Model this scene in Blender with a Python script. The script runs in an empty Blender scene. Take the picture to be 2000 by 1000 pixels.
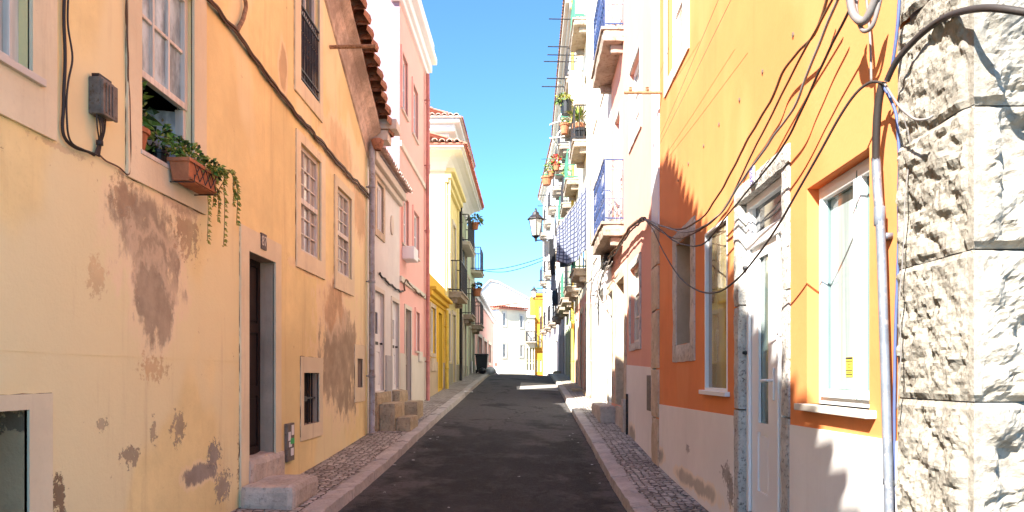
import bpy, math, random
from mathutils import Vector, noise
random.seed(7)
SC = bpy.context.scene
COL = SC.collection
F, CX, CY = 1400.0, 1035.0, 733.0      # focal length and vanishing point of the street, in photo pixels
XL, XR = -2.91, 1.86                   # the two street fronts; z = 0 is the eye height

def s2l(r, g, b):
    def c(v):
        v /= 255.0
        return v / 12.92 if v <= .04045 else ((v + .055) / 1.055) ** 2.4
    return (c(r), c(g), c(b), 1)

# ---------------------------------------------------------------- materials
class NT:
    def __init__(s, name):
        s.m = bpy.data.materials.new(name); s.m.use_nodes = True
        s.t = s.m.node_tree; s.b = s.t.nodes['Principled BSDF']
        s.pos = s.t.nodes.new('ShaderNodeNewGeometry').outputs['Position']
    def new(s, ty): return s.t.nodes.new(ty)
    def put(s, sock, v):
        if isinstance(v, bpy.types.NodeSocket): s.t.links.new(v, sock)
        else: sock.default_value = v
    def math(s, op, a, b=0.0, clamp=False):
        n = s.new('ShaderNodeMath'); n.operation = op; n.use_clamp = clamp
        s.put(n.inputs[0], a); s.put(n.inputs[1], b); return n.outputs[0]
    def noise(s, scale, detail=4, rough=.55, vec=None, dist=0):
        n = s.new('ShaderNodeTexNoise'); s.put(n.inputs['Vector'], vec or s.pos)
        n.inputs['Scale'].default_value = scale; n.inputs['Detail'].default_value = detail
        n.inputs['Roughness'].default_value = rough; n.inputs['Distortion'].default_value = dist
        return n.outputs['Fac']
    def vor(s, scale, feature='F1', vec=None, rnd=1):
        n = s.new('ShaderNodeTexVoronoi'); n.feature = feature; s.put(n.inputs['Vector'], vec or s.pos)
        n.inputs['Scale'].default_value = scale; n.inputs['Randomness'].default_value = rnd
        return n
    def scaled(s, sx, sy, sz, vec=None):
        n = s.new('ShaderNodeMapping'); s.put(n.inputs['Vector'], vec or s.pos)
        n.inputs['Scale'].default_value = (sx, sy, sz); return n.outputs[0]
    def ramp(s, f, lo, hi, a=0.0, b=1.0):
        n = s.new('ShaderNodeMapRange'); n.interpolation_type = 'SMOOTHSTEP'
        s.put(n.inputs[0], f); n.inputs[1].default_value = lo; n.inputs[2].default_value = hi
        n.inputs[3].default_value = a; n.inputs[4].default_value = b; return n.outputs[0]
    def mix(s, f, a, b, mode='MIX'):
        n = s.new('ShaderNodeMix'); n.data_type = 'RGBA'; n.blend_type = mode
        s.put(n.inputs[0], f); s.put(n.inputs[6], a); s.put(n.inputs[7], b); return n.outputs[2]
    def bump(s, h, dist=.01, strength=1.0, normal=None):
        n = s.new('ShaderNodeBump'); n.inputs['Distance'].default_value = dist
        n.inputs['Strength'].default_value = strength; s.put(n.inputs['Height'], h)
        if normal is not None: s.put(n.inputs['Normal'], normal)
        return n.outputs[0]
    def sep(s):
        n = s.new('ShaderNodeSeparateXYZ'); s.put(n.inputs[0], s.pos); return n.outputs
    def done(s, col, rough=.85, normal=None, metal=0, spec=.3):
        s.put(s.b.inputs['Base Color'], col); s.put(s.b.inputs['Roughness'], rough)
        s.b.inputs['Metallic'].default_value = metal; s.b.inputs['Specular IOR Level'].default_value = spec
        if normal is not None: s.put(s.b.inputs['Normal'], normal)
        return s.m

def mul(c, k): return (c[0]*k, c[1]*k, c[2]*k, 1)

def plaster(name, col, vary=.12, bump=.006, stains=(), dirt=None, scale=1.0, streaks=0.0, patches=None, rough=.9, cracks=0):
    """painted render: soft mottling, rain streaks, chipped spots, peeled areas with ragged edges"""
    n = NT(name)
    big = n.noise(.55*scale, 5, .6); mid = n.noise(3.2*scale, 6, .65); fine = n.noise(38, 4, .6)
    c = n.mix(n.ramp(big, .32, .68), mul(col, 1-vary), mul(col, 1+vary*.55))
    c = n.mix(n.ramp(mid, .35, .72, 0, .55), c, mul(col, 1-vary*.9))
    c = n.mix(n.ramp(fine, .5, .8, 0, .25), c, mul(col, 1-vary*1.6))
    if patches:                               # repainted areas of a second tone
        p = n.noise(.42, 3, .5, vec=n.scaled(1, 1.2, .8))
        c = n.mix(n.ramp(p, .49, .55, 0, .75), c, patches)
    if streaks:
        st = n.noise(1.0, 6, .7, vec=n.scaled(5, 5, .35))
        c = n.mix(n.ramp(st, .52, .78, 0, streaks), c, mul(dirt or col, .45 if not dirt else 1))
    h = n.math('ADD', n.math('MULTIPLY', mid, .7), n.math('MULTIPLY', fine, .35))
    if dirt:                                  # small chips and specks
        ch = n.noise(4.5, 9, .75)
        c = n.mix(n.ramp(ch, .655, .69, 0, .85), c, dirt)
    x, y, z = n.sep()
    if cracks:
        w = n.vor(.8, 'DISTANCE_TO_EDGE', vec=n.mix(.18, n.pos, n.new('ShaderNodeTexNoise').outputs['Color']))
        cr = n.ramp(w.outputs['Distance'], .002, .007, cracks, 0)
        c = n.mix(cr, c, mul(col, .35))
    if stains:
        fn = n.noise(5.5, 8, .7, vec=n.scaled(1, 1, .6)); fn2 = n.noise(1.7, 5, .6, vec=n.scaled(1.3, 1.3, .8))
        wob = n.math('ADD', n.math('MULTIPLY', n.math('SUBTRACT', fn, .5), 1.5), n.math('MULTIPLY', n.math('SUBTRACT', fn2, .5), 1.9))
        wobs = n.math('ADD', n.math('MULTIPLY', n.math('SUBTRACT', n.noise(19, 6, .7), .5), 4.2), n.math('MULTIPLY', n.math('SUBTRACT', fn, .5), 1.6))
        flake = n.noise(14, 8, .75, vec=n.scaled(1, 1, .5))
        for (cy, cz, ry, rz, scol, sharp, op) in stains:
            dy = n.math('DIVIDE', n.math('SUBTRACT', y, cy), ry); dz = n.math('DIVIDE', n.math('SUBTRACT', z, cz), rz)
            r = n.math('SQRT', n.math('ADD', n.math('MULTIPLY', dy, dy), n.math('MULTIPLY', dz, dz)))
            k = n.math('ADD', n.math('SUBTRACT', 1.0, r), wob if max(ry, rz) > .3 else wobs)
            mk = n.ramp(k, 0, sharp, 0, op)
            if max(ry, rz) > .3:
                c = n.mix(n.ramp(k, -.32, 0, 0, .45), c, (.88, .70, .46, 1))
                mk = n.math('MULTIPLY', mk, n.ramp(flake, .28, .40, .25, 1))
            sc = n.mix(n.ramp(mid, .35, .7), mul(scol, .78), mul(scol, 1.2))
            c = n.mix(mk, c, sc); h = n.math('SUBTRACT', h, n.math('MULTIPLY', mk, .35))
    return n.done(c, rough, n.bump(h, bump, .9))

def simple(name, col, rough=.5, metal=0, vary=.15, scale=6, bump=.002, rust=None, spec=.4):
    n = NT(name)
    f = n.noise(scale, 5, .6); g = n.noise(scale*7, 4, .6)
    c = n.mix(n.ramp(f, .3, .7), mul(col, 1-vary), mul(col, 1+vary*.5))
    c = n.mix(n.ramp(g, .5, .8, 0, .3), c, mul(col, 1-vary*2))
    if rust: c = n.mix(n.ramp(n.noise(scale*1.7, 8, .75), .53, .62, 0, .9), c, rust)
    return n.done(c, rough, n.bump(g, bump, .6), metal, spec)

def stone(name, col, dark, scale=1.0, bump=.012, pits=.5):
    n = NT(name)
    a = n.noise(2.2*scale, 8, .7); b = n.noise(14*scale, 8, .75); v = n.vor(26*scale).outputs['Distance']
    c = n.mix(n.ramp(a, .38, .66), mul(col, .8), mul(col, 1.08))
    c = n.mix(n.ramp(b, .5, .68, 0, pits), c, dark)
    h = n.math('ADD', n.math('MULTIPLY', a, .5), n.math('ADD', n.math('MULTIPLY', b, .8), n.math('MULTIPLY', v, .3)))
    return n.done(c, .92, n.bump(h, bump, 1.0), 0, .2)

def glass(name, col, rough=.06, vary=.4, scale=1.5, spec=.5, fold=(1, 1, .5)):
    n = NT(name)
    f = n.noise(scale, 4, .6, vec=n.scaled(*fold))
    c = n.mix(n.ramp(f, .38, .62), mul(col, 1-vary), mul(col, 1+vary*.5))
    w = n.noise(2.5, 2, .5)
    return n.done(c, rough, n.bump(w, .004, .25), 0, spec)

def wood(name, col, rough=.55, vary=.3):
    n = NT(name)
    f = n.noise(1.0, 6, .65, vec=n.scaled(18, 18, 1.2)); g = n.noise(2.0, 5, .6)
    c = n.mix(n.ramp(f, .35, .7), mul(col, 1-vary), mul(col, 1+vary*.4))
    c = n.mix(n.ramp(g, .5, .75, 0, .4), c, mul(col, .6))
    return n.done(c, rough, n.bump(f, .002, .6))

def asphalt():
    n = NT('asphalt')
    big = n.noise(.5, 6, .62, vec=n.scaled(1.2, .55, 1), dist=.6); mid = n.noise(2.4, 7, .7, vec=n.scaled(1, .6, 1)); fine = n.noise(70, 3, .6)
    v = n.vor(95); sp = n.ramp(v.outputs['Distance'], .12, .3, 1, 0)
    c = n.mix(n.ramp(big, .43, .58), (.0022, .0022, .0026, 1), (.0135, .0128, .0142, 1))
    c = n.mix(n.ramp(mid, .47, .62, 0, .7), c, (.040, .038, .039, 1))
    x, y, z = n.sep()
    old = n.ramp(n.math('ADD', n.noise(.9, 6, .6, vec=n.scaled(1, .8, 1)), n.ramp(y, 12, 17, -.06, .13)), .47, .60, 0, .8)
    c = n.mix(old, c, (.095, .087, .083, 1))
    edge = n.ramp(n.math('ADD', n.math('ABSOLUTE', n.math('ADD', x, .475)), n.math('MULTIPLY', n.noise(3.5, 6, .75), .9)), 1.72, 2.0, 0, .75)
    c = n.mix(edge, c, (.105, .094, .085, 1))
    wn = n.new('ShaderNodeTexNoise'); wn.inputs['Scale'].default_value = 1.6; wn.inputs['Detail'].default_value = 6; n.put(wn.inputs['Vector'], n.pos)
    ck = n.vor(.55, 'DISTANCE_TO_EDGE', vec=n.mix(.45, n.scaled(1, .6, 1), wn.outputs['Color']))
    c = n.mix(n.math('MULTIPLY', n.ramp(ck.outputs['Distance'], .004, .012, .85, 0), n.ramp(mid, .42, .55)), c, (.003, .003, .003, 1))
    pick = n.ramp(n.noise(46, 2, .5), .56, .68)
    c = n.mix(n.math('MULTIPLY', sp, pick), c, (.16, .14, .13, 1))
    c = n.mix(n.ramp(n.noise(11, 5, .8), .66, .71, 0, .5), c, (.2, .18, .165, 1))
    gr = n.noise(24, 6, .85); c = n.mix(n.ramp(gr, .46, .62, 0, .6), c, n.mix(.5, c, (.075, .066, .062, 1)))
    c = n.mix(n.ramp(n.noise(13, 7, .85), .52, .60, 0, .7), c, (.003, .004, .004, 1))
    h = n.math('ADD', n.math('MULTIPLY', fine, .6), n.math('ADD', n.math('MULTIPLY', v.outputs['Distance'], .9), n.math('MULTIPLY', mid, 1.6)))
    return n.done(c, .82, n.bump(h, .012, 1.0), 0, .3)

def cobble():
    n = NT('cobblestone')
    d = n.new('ShaderNodeTexNoise'); d.inputs['Scale'].default_value = 3.0; n.put(d.inputs['Vector'], n.pos)
    vec = n.mix(.035, n.scaled(1.0, 1.15, .02), d.outputs['Color'])
    e = n.vor(12.0, 'DISTANCE_TO_EDGE', vec=vec, rnd=.5); f = n.vor(12.0, 'F1', vec=vec, rnd=.5)
    hs = n.new('ShaderNodeSeparateColor'); n.put(hs.inputs[0], f.outputs['Color'])
    c = n.mix(hs.outputs[0], (.35, .315, .275, 1), (.66, .60, .53, 1))
    c = n.mix(n.ramp(n.noise(1.1, 6, .65), .46, .68, 0, .6), c, (.22, .185, .155, 1))
    c = n.mix(n.ramp(n.noise(30, 4, .6), .5, .75, 0, .4), c, (.12, .10, .085, 1))
    gap = n.ramp(e.outputs['Distance'], .025, .08, 1, 0)
    c = n.mix(n.math('MULTIPLY', gap, .9), c, (.075, .06, .048, 1))
    h = n.math('ADD', n.ramp(e.outputs['Distance'], .0, .22), n.math('MULTIPLY', hs.outputs[1], .35))
    h = n.math('ADD', h, n.math('MULTIPLY', n.noise(30, 3, .5), .12))
    return n.done(c, .8, n.bump(h, .03, 1.0), 0, .3)

def checked():
    n = NT('checked_cloth')
    u = n.new('ShaderNodeTexCoord').outputs['UV']
    sp = n.new('ShaderNodeSeparateXYZ'); n.put(sp.inputs[0], u)
    def band(s):
        return n.ramp(n.math('ABSOLUTE', n.math('SUBTRACT', n.math('FRACT', n.math('MULTIPLY', s, 12.0)), .5)), .34, .37)
    a, b = band(sp.outputs[0]), band(sp.outputs[1])
    g = n.math('MULTIPLY', n.math('MAXIMUM', a, b), .85)
    c = n.mix(g, (.22, .24, .31, 1), (.014, .017, .045, 1))
    return n.done(c, .9, n.bump(n.noise(60, 3, .5), .002, .4), 0, .1)

M = {}
ORANGE_L = (.86, .70, .335, 1)
BROWN = (.37, .295, .195, 1)
def L(px, py, x=XL):            # photo pixel on the left front -> (distance, height)
    Y = F*x/(px-CX); return Y, (CY-py)/F*Y
def R(px, py, x=XR):
    Y = F*x/(px-CX); return Y, (CY-py)/F*Y
def at(px, py, Y): return Vector(((px-CX)/F*Y, Y, (CY-py)/F*Y))
def st(px, py, rpx, rpy, col, sharp=.35, op=.9):
    y, z = L(px, py); k = y/F
    if rpx < 25 and rpy < 45: rpx *= 1.45; rpy *= 1.35
    return (y, z, rpx*y*y/(F*2.91), rpy*k, col, sharp, op)
GREY = (.27, .235, .20, 1); LIGHTP = (.86, .66, .42, 1)
M['orange_l'] = plaster('aged_ochre_render', ORANGE_L, .17, .008, stains=[
    st(285, 470, 72, 105, BROWN, .34, .95), st(300, 540, 58, 85, BROWN, .3, .95), st(296, 590, 46, 95, BROWN, .28, .92), st(365, 455, 24, 50, (.45,.31,.18,1), .3, .8), st(352, 388, 46, 26, (.50,.36,.24,1), .5, .65), st(605, 528, 26, 10, (.5,.34,.2,1), .5, .6), st(672, 570, 18, 12, (.5,.34,.2,1), .5, .6), st(120, 290, 60, 8, (.52,.37,.22,1), .5, .5), st(240, 380, 26, 40, (.42,.29,.17,1), .4, .7), st(662, 690, 44, 125, BROWN, .3, .92), st(650, 600, 18, 40, (.52,.33,.17,1), .4, .7),
    st(395, 925, 22, 20, GREY, .25, .9), st(418, 888, 8, 20, GREY, .2, .9), st(350, 835, 9, 20, BROWN, .2, .85), st(255, 890, 13, 14, BROWN, .2, .85),
    st(435, 950, 10, 22, GREY, .2, .8), st(115, 975, 16, 50, (.22,.14,.08,1), .25, .9), st(300, 845, 4, 22, BROWN, .2, .8),
    st(200, 830, 8, 9, BROWN, .2, .7), st(470, 900, 4, 40, (.3,.2,.12,1), .25, .8), st(612, 950, 40, 26, (.33,.22,.13,1), .3, .7),
    st(700, 420, 16, 60, (.55,.33,.16,1), .5, .6), st(553, 140, 6, 40, (.42,.26,.13,1), .4, .6), st(665, 300, 22, 40, (.58,.36,.18,1), .6, .5),
    st(300, 720, 30, 26, (.55,.34,.16,1), .5, .6), st(190, 540, 14, 30, (.62,.40,.2,1), .5, .5)],
    dirt=(.42, .27, .14, 1), streaks=.35, patches=(.83, .735, .43, 1))
M['panel_l'] = plaster('pale_render_band', (.79, .69, .46, 1), .18, .007, dirt=(.36, .25, .16, 1), streaks=.4)
M['jamb_grey'] = plaster('grey_cement_jamb', (.50, .39, .28, 1), .3, .012, dirt=(.16, .14, .12, 1), streaks=.5)
M['jamb_pale'] = plaster('stained_pale_jamb', (.60, .40, .21, 1), .35, .014, stains=[(4.16, -.26, .25, .07, (.10,.075,.05,1), .3, .8)], dirt=(.2, .16, .12, 1), streaks=.6)
M['orange_r'] = plaster('fresh_orange_paint', (.73, .245, .08, 1), .11, .004, streaks=.16, patches=(.74, .275, .10, 1))
M['plinth_r'] = plaster('scuffed_white_plinth', (.82, .78, .73, 1), .08, .004, stains=[
    (6.75, -.93, .16, .10, (.30,.27,.24,1), .2, .9), (6.60, -1.07, .10, .14, (.26,.23,.21,1), .2, .9), (8.4, -.86, .09, .05, (.36,.33,.30,1), .2, .8),
    (8.0, -1.22, 1.2, .10, (.30,.27,.22,1), .5, .6), (10.4, -1.15, .5, .12, (.22,.20,.17,1), .5, .7), (13.0, -1.05, .35, .2, (.2,.18,.15,1), .5, .7)], streaks=.14)
M['pink_r'] = plaster('salmon_render', (.72, .36, .265, 1), .08, .004, dirt=(.62, .45, .36, 1), streaks=.15)
M['whitepink'] = plaster('pale_rose_render', (.80, .66, .61, 1), .07, .004, streaks=.12, dirt=(.55, .47, .42, 1))
M['white'] = plaster('limewashed_render', (.70, .67, .62, 1), .10, .004, dirt=(.40, .36, .31, 1), streaks=.22)
M['white2'] = plaster('bright_white_render', (.82, .82, .80, 1), .04, .003, streaks=.08)
M['whitegrime'] = plaster('grimy_white_render', (.50, .48, .44, 1), .14, .008, dirt=(.2, .19, .18, 1), streaks=.5)
M['greywall'] = plaster('grey_cement_render', (.42, .41, .40, 1), .16, .008, dirt=(.18, .17, .16, 1), streaks=.4)
M['pink_l'] = plaster('rose_render', (.82, .46, .39, 1), .06, .004, streaks=.2, dirt=(.7, .52, .45, 1))
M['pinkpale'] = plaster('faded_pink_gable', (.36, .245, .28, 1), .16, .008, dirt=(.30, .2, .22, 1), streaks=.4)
M['yellow'] = plaster('strong_yellow_render', (.82, .53, .06, 1), .07, .004, streaks=.25, dirt=(.5, .33, .1, 1))
M['yellowpale'] = plaster('lemon_render', (.80, .70, .34, 1), .08, .004, streaks=.2)
M['cream'] = plaster('cream_render', (.82, .74, .56, 1), .06, .004, streaks=.15)
M['creamgreen'] = plaster('pale_green_render', (.62, .70, .48, 1), .08, .005, streaks=.25, dirt=(.35, .36, .28, 1))
M['mint'] = plaster('light_green_render', (.50, .68, .34, 1), .08, .005, streaks=.2)
M['sand'] = plaster('sand_plinth', (.52, .41, .27, 1), .16, .008, dirt=(.27, .21, .15, 1), streaks=.4)
M['mossplinth'] = plaster('greenish_stone_plinth', (.34, .33, .25, 1), .2, .01, dirt=(.15, .14, .1, 1), streaks=.5)
M['amber'] = plaster('amber_render', (.72, .29, .03, 1), .06, .004, streaks=.15)
M['trim'] = plaster('cream_trim', (.66, .60, .50, 1), .07, .004, dirt=(.45, .38, .3, 1), streaks=.15)
M['cornice'] = plaster('weathered_cornice', (.60, .47, .36, 1), .5, .02, dirt=(.16, .10, .07, 1), streaks=.7, scale=3)
M['stone'] = stone('speckled_limestone', (.60, .56, .50, 1), (.16, .145, .13, 1), 1.0, .010, .75)
M['speck'] = stone('black_flecked_stone', (.55, .52, .47, 1), (.055, .05, .045, 1), 2.2, .014, .95)
M['stonewarm'] = stone('warm_limestone', (.62, .50, .36, 1), (.27, .19, .12, 1), 1.0, .010, .6)
M['rock'] = stone('rockfaced_limestone', (.36, .325, .27, 1), (.14, .11, .08, 1), 1.2, .020, .6)
M['step'] = stone('worn_step_stone', (.54, .47, .39, 1), (.2, .17, .14, 1), 1.3, .010, .6)
M['stepmoss'] = stone('mossy_step_stone', (.46, .37, .24, 1), (.12, .10, .06, 1), 1.3, .012, .8)
M['kerb'] = stone('kerb_granite', (.50, .465, .42, 1), (.15, .125, .1, 1), 1.2, .008, .5)
M['slab'] = stone('stained_balcony_slab', (.42, .345, .27, 1), (.16, .095, .055, 1), .7, .014, .85)
M['asphalt'] = asphalt(); M['cobble'] = cobble()
M['ground'] = simple('dusty_ground', (.24, .21, .17, 1), .95, 0, .3, .8, .02)
M['wood_white'] = wood('weathered_white_paint', (.72, .66, .56, 1), .55, .22)
M['pvc'] = simple('white_upvc', (.82, .82, .81, 1), .32, 0, .03, 2, .0005)
M['door_white'] = simple('white_door_paint', (.78, .775, .76, 1), .42, 0, .07, 4, .001)
M['door_dark'] = wood('dark_brown_door', (.022, .010, .007, 1), .55, .5)
M['door_grey'] = wood('grey_brown_door', (.30, .25, .21, 1), .75, .25)
M['joint'] = simple('dirty_joint', (.13, .075, .04, 1), .95, 0, .4, 9)
M['door_green'] = wood('dark_green_paint', (.02, .035, .028, 1), .45, .3)
M['black_paint'] = simple('black_paint', (.012, .012, .013, 1), .45, 0, .3)
M['glass_dark'] = glass('dark_window_glass', (.035, .038, .042, 1), .05)
M['glass_blue'] = glass('milky_blue_panes', (.36, .47, .50, 1), .2, .45, 5)
M['glass_curtain'] = glass('curtained_glass', (.44, .41, .36, 1), .12, .42, 2.2, fold=(6, 6, .35))
M['glass_pale'] = glass('pale_teal_glass', (.33, .40, .385, 1), .05, .25, 1.8, fold=(7, 7, .2))
M['glass_teal'] = glass('teal_glass', (.13, .19, .18, 1), .04, .25, 1.2, .7)
M['glass_tan'] = glass('amber_reflecting_glass', (.26, .19, .115, 1), .03, .3, .8, .9)
M['sun_patch'] = stone('painted_sun_patch', (.36, .34, .31, 1), (.22, .20, .18, 1), .8, .006, .4)  # much paler than the asphalt, standing in for sunlight on the road
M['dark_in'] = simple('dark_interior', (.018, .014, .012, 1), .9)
M['iron'] = simple('black_iron', (.022, .022, .025, 1), .5, .2, .3, 8, .002, (.10, .045, .02, 1))
M['iron_blue'] = simple('blue_ironwork', (.03, .06, .165, 1), .45, 0, .25, 8, .001, (.06, .06, .12, 1))
M['iron_grey'] = simple('grey_ironwork', (.15, .16, .21, 1), .5, 0, .2, 8, .001)
M['iron_green'] = simple('green_ironwork', (.05, .20, .13, 1), .5, 0, .3, 8, .001)
M['rust'] = simple('rusty_bar', (.36, .21, .11, 1), .85, 0, .4, 20, .004, (.13, .06, .03, 1))
M['zinc'] = simple('grey_zinc_pipe', (.33, .33, .345, 1), .5, .1, .25, 5, .002, (.20, .16, .13, 1))
M['pipe_red'] = simple('painted_red_pipe', (.52, .20, .17, 1), .6, 0, .2, 5)
M['pipe_yellow'] = simple('painted_yellow_pipe', (.72, .52, .08, 1), .6, 0, .2, 5)
M['conduit'] = simple('galvanised_conduit', (.20, .22, .26, 1), .5, .25, .25, 9, .002, (.33, .31, .30, 1))
M['cable'] = simple('black_cable', (.035, .027, .024, 1), .6)
M['cable_brown'] = simple('brown_cable', (.12, .065, .035, 1), .65)
M['cable_grey'] = simple('grey_cable', (.20, .18, .17, 1), .6)
M['cable_white'] = simple('pale_cable', (.40, .37, .33, 1), .6)
M['cable_blue'] = simple('blue_cable', (.08, .11, .24, 1), .6)
M['box'] = simple('weathered_grey_box', (.17, .145, .12, 1), .65, .1, .3, 14, .003, (.10, .06, .03, 1))
M['terra'] = simple('terracotta', (.44, .165, .075, 1), .8, 0, .25, 9, .003)
M['tile'] = simple('roof_tile_clay', (.34, .155, .085, 1), .85, 0, .45, 7, .006, (.16, .075, .045, 1))
M['tile_red'] = simple('red_roof_tile', (.50, .17, .11, 1), .8, 0, .25, 7, .004)
M['tile_pale'] = simple('bleached_roof_tile', (.66, .52, .45, 1), .85, 0, .25, 7, .005)
M['leaf'] = simple('green_leaf', (.16, .29, .05, 1), .5, 0, .4, 30, .0)
M['leaf_y'] = simple('yellow_green_leaf', (.42, .40, .08, 1), .5, 0, .35, 30, .0)
M['leaf_d'] = simple('dark_green_leaf', (.035, .075, .022, 1), .5, 0, .4, 30, .0)
M['petal'] = simple('red_petal', (.62, .03, .02, 1), .6)
M['stem'] = simple('brown_stem', (.13, .10, .04, 1), .8)
M['check'] = checked()
M['cloth_black'] = simple('black_cloth', (.012, .012, .015, 1), .95, 0, .3, 30)
M['cloth_grey'] = simple('grey_cloth', (.22, .22, .25, 1), .95, 0, .2, 30)
M['cloth_light'] = simple('light_cloth', (.58, .56, .55, 1), .95, 0, .15, 30)
M['cloth_red'] = simple('red_cloth', (.40, .09, .06, 1), .95, 0, .2, 30)
M['blue_door'] = wood('bright_blue_paint', (.05, .24, .55, 1), .5, .25)
M['plastic_black'] = simple('black_plastic', (.014, .014, .015, 1), .45)
M['bag_white'] = simple('white_bag', (.70, .70, .69, 1), .4, 0, .1)
M['bag_black'] = simple('black_bag', (.02, .02, .022, 1), .3, 0, .2)
M['paper'] = simple('paper_white', (.74, .73, .70, 1), .8, 0, .08)
M['green_sticker'] = simple('green_sticker', (.03, .42, .10, 1), .5)
M['yellow_sticker'] = simple('yellow_sticker', (.72, .60, .06, 1), .5)
M['ink'] = simple('dark_ink', (.03, .028, .03, 1), .6)
M['ink_blue'] = simple('violet_ink', (.10, .07, .34, 1), .5)
M['enamel'] = simple('white_enamel', (.80, .80, .82, 1), .3, 0, .04)
M['plate_dark'] = simple('dark_number_plate', (.085, .06, .05, 1), .6)
M['lantern_glass'] = glass('milky_lantern_glass', (.60, .56, .50, 1), .15, .12, 3)
# ---------------------------------------------------------------- geometry helpers
class Fr:
    """a house front: u runs along it, d stands out of it towards the street, z is up"""
    def __init__(s, ox, oy, ux, uy, nx, ny):
        l = math.hypot(ux, uy); s.o = (ox, oy); s.u = (ux/l, uy/l)
        l = math.hypot(nx, ny); s.n = (nx/l, ny/l)
    def p(s, u, z, d=0.0):
        return Vector((s.o[0]+s.u[0]*u+s.n[0]*d, s.o[1]+s.u[1]*u+s.n[1]*d, z))
    def at(s, px, py):          # photo pixel on the front -> (u, z)
        k = (px-CX)/F
        u = (k*s.o[1]-s.o[0])/(s.u[0]-k*s.u[1])
        Y = s.o[1]+s.u[1]*u
        return u, (CY-py)/F*Y
FL = Fr(XL, 0, 0, 1, 1, 0); FR = Fr(XR, 0, 0, 1, -1, 0)

def wloc(o):
    v = Vector((0, 0, 0))
    while o is not None: v += o.location; o = o.parent
    return v

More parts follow.
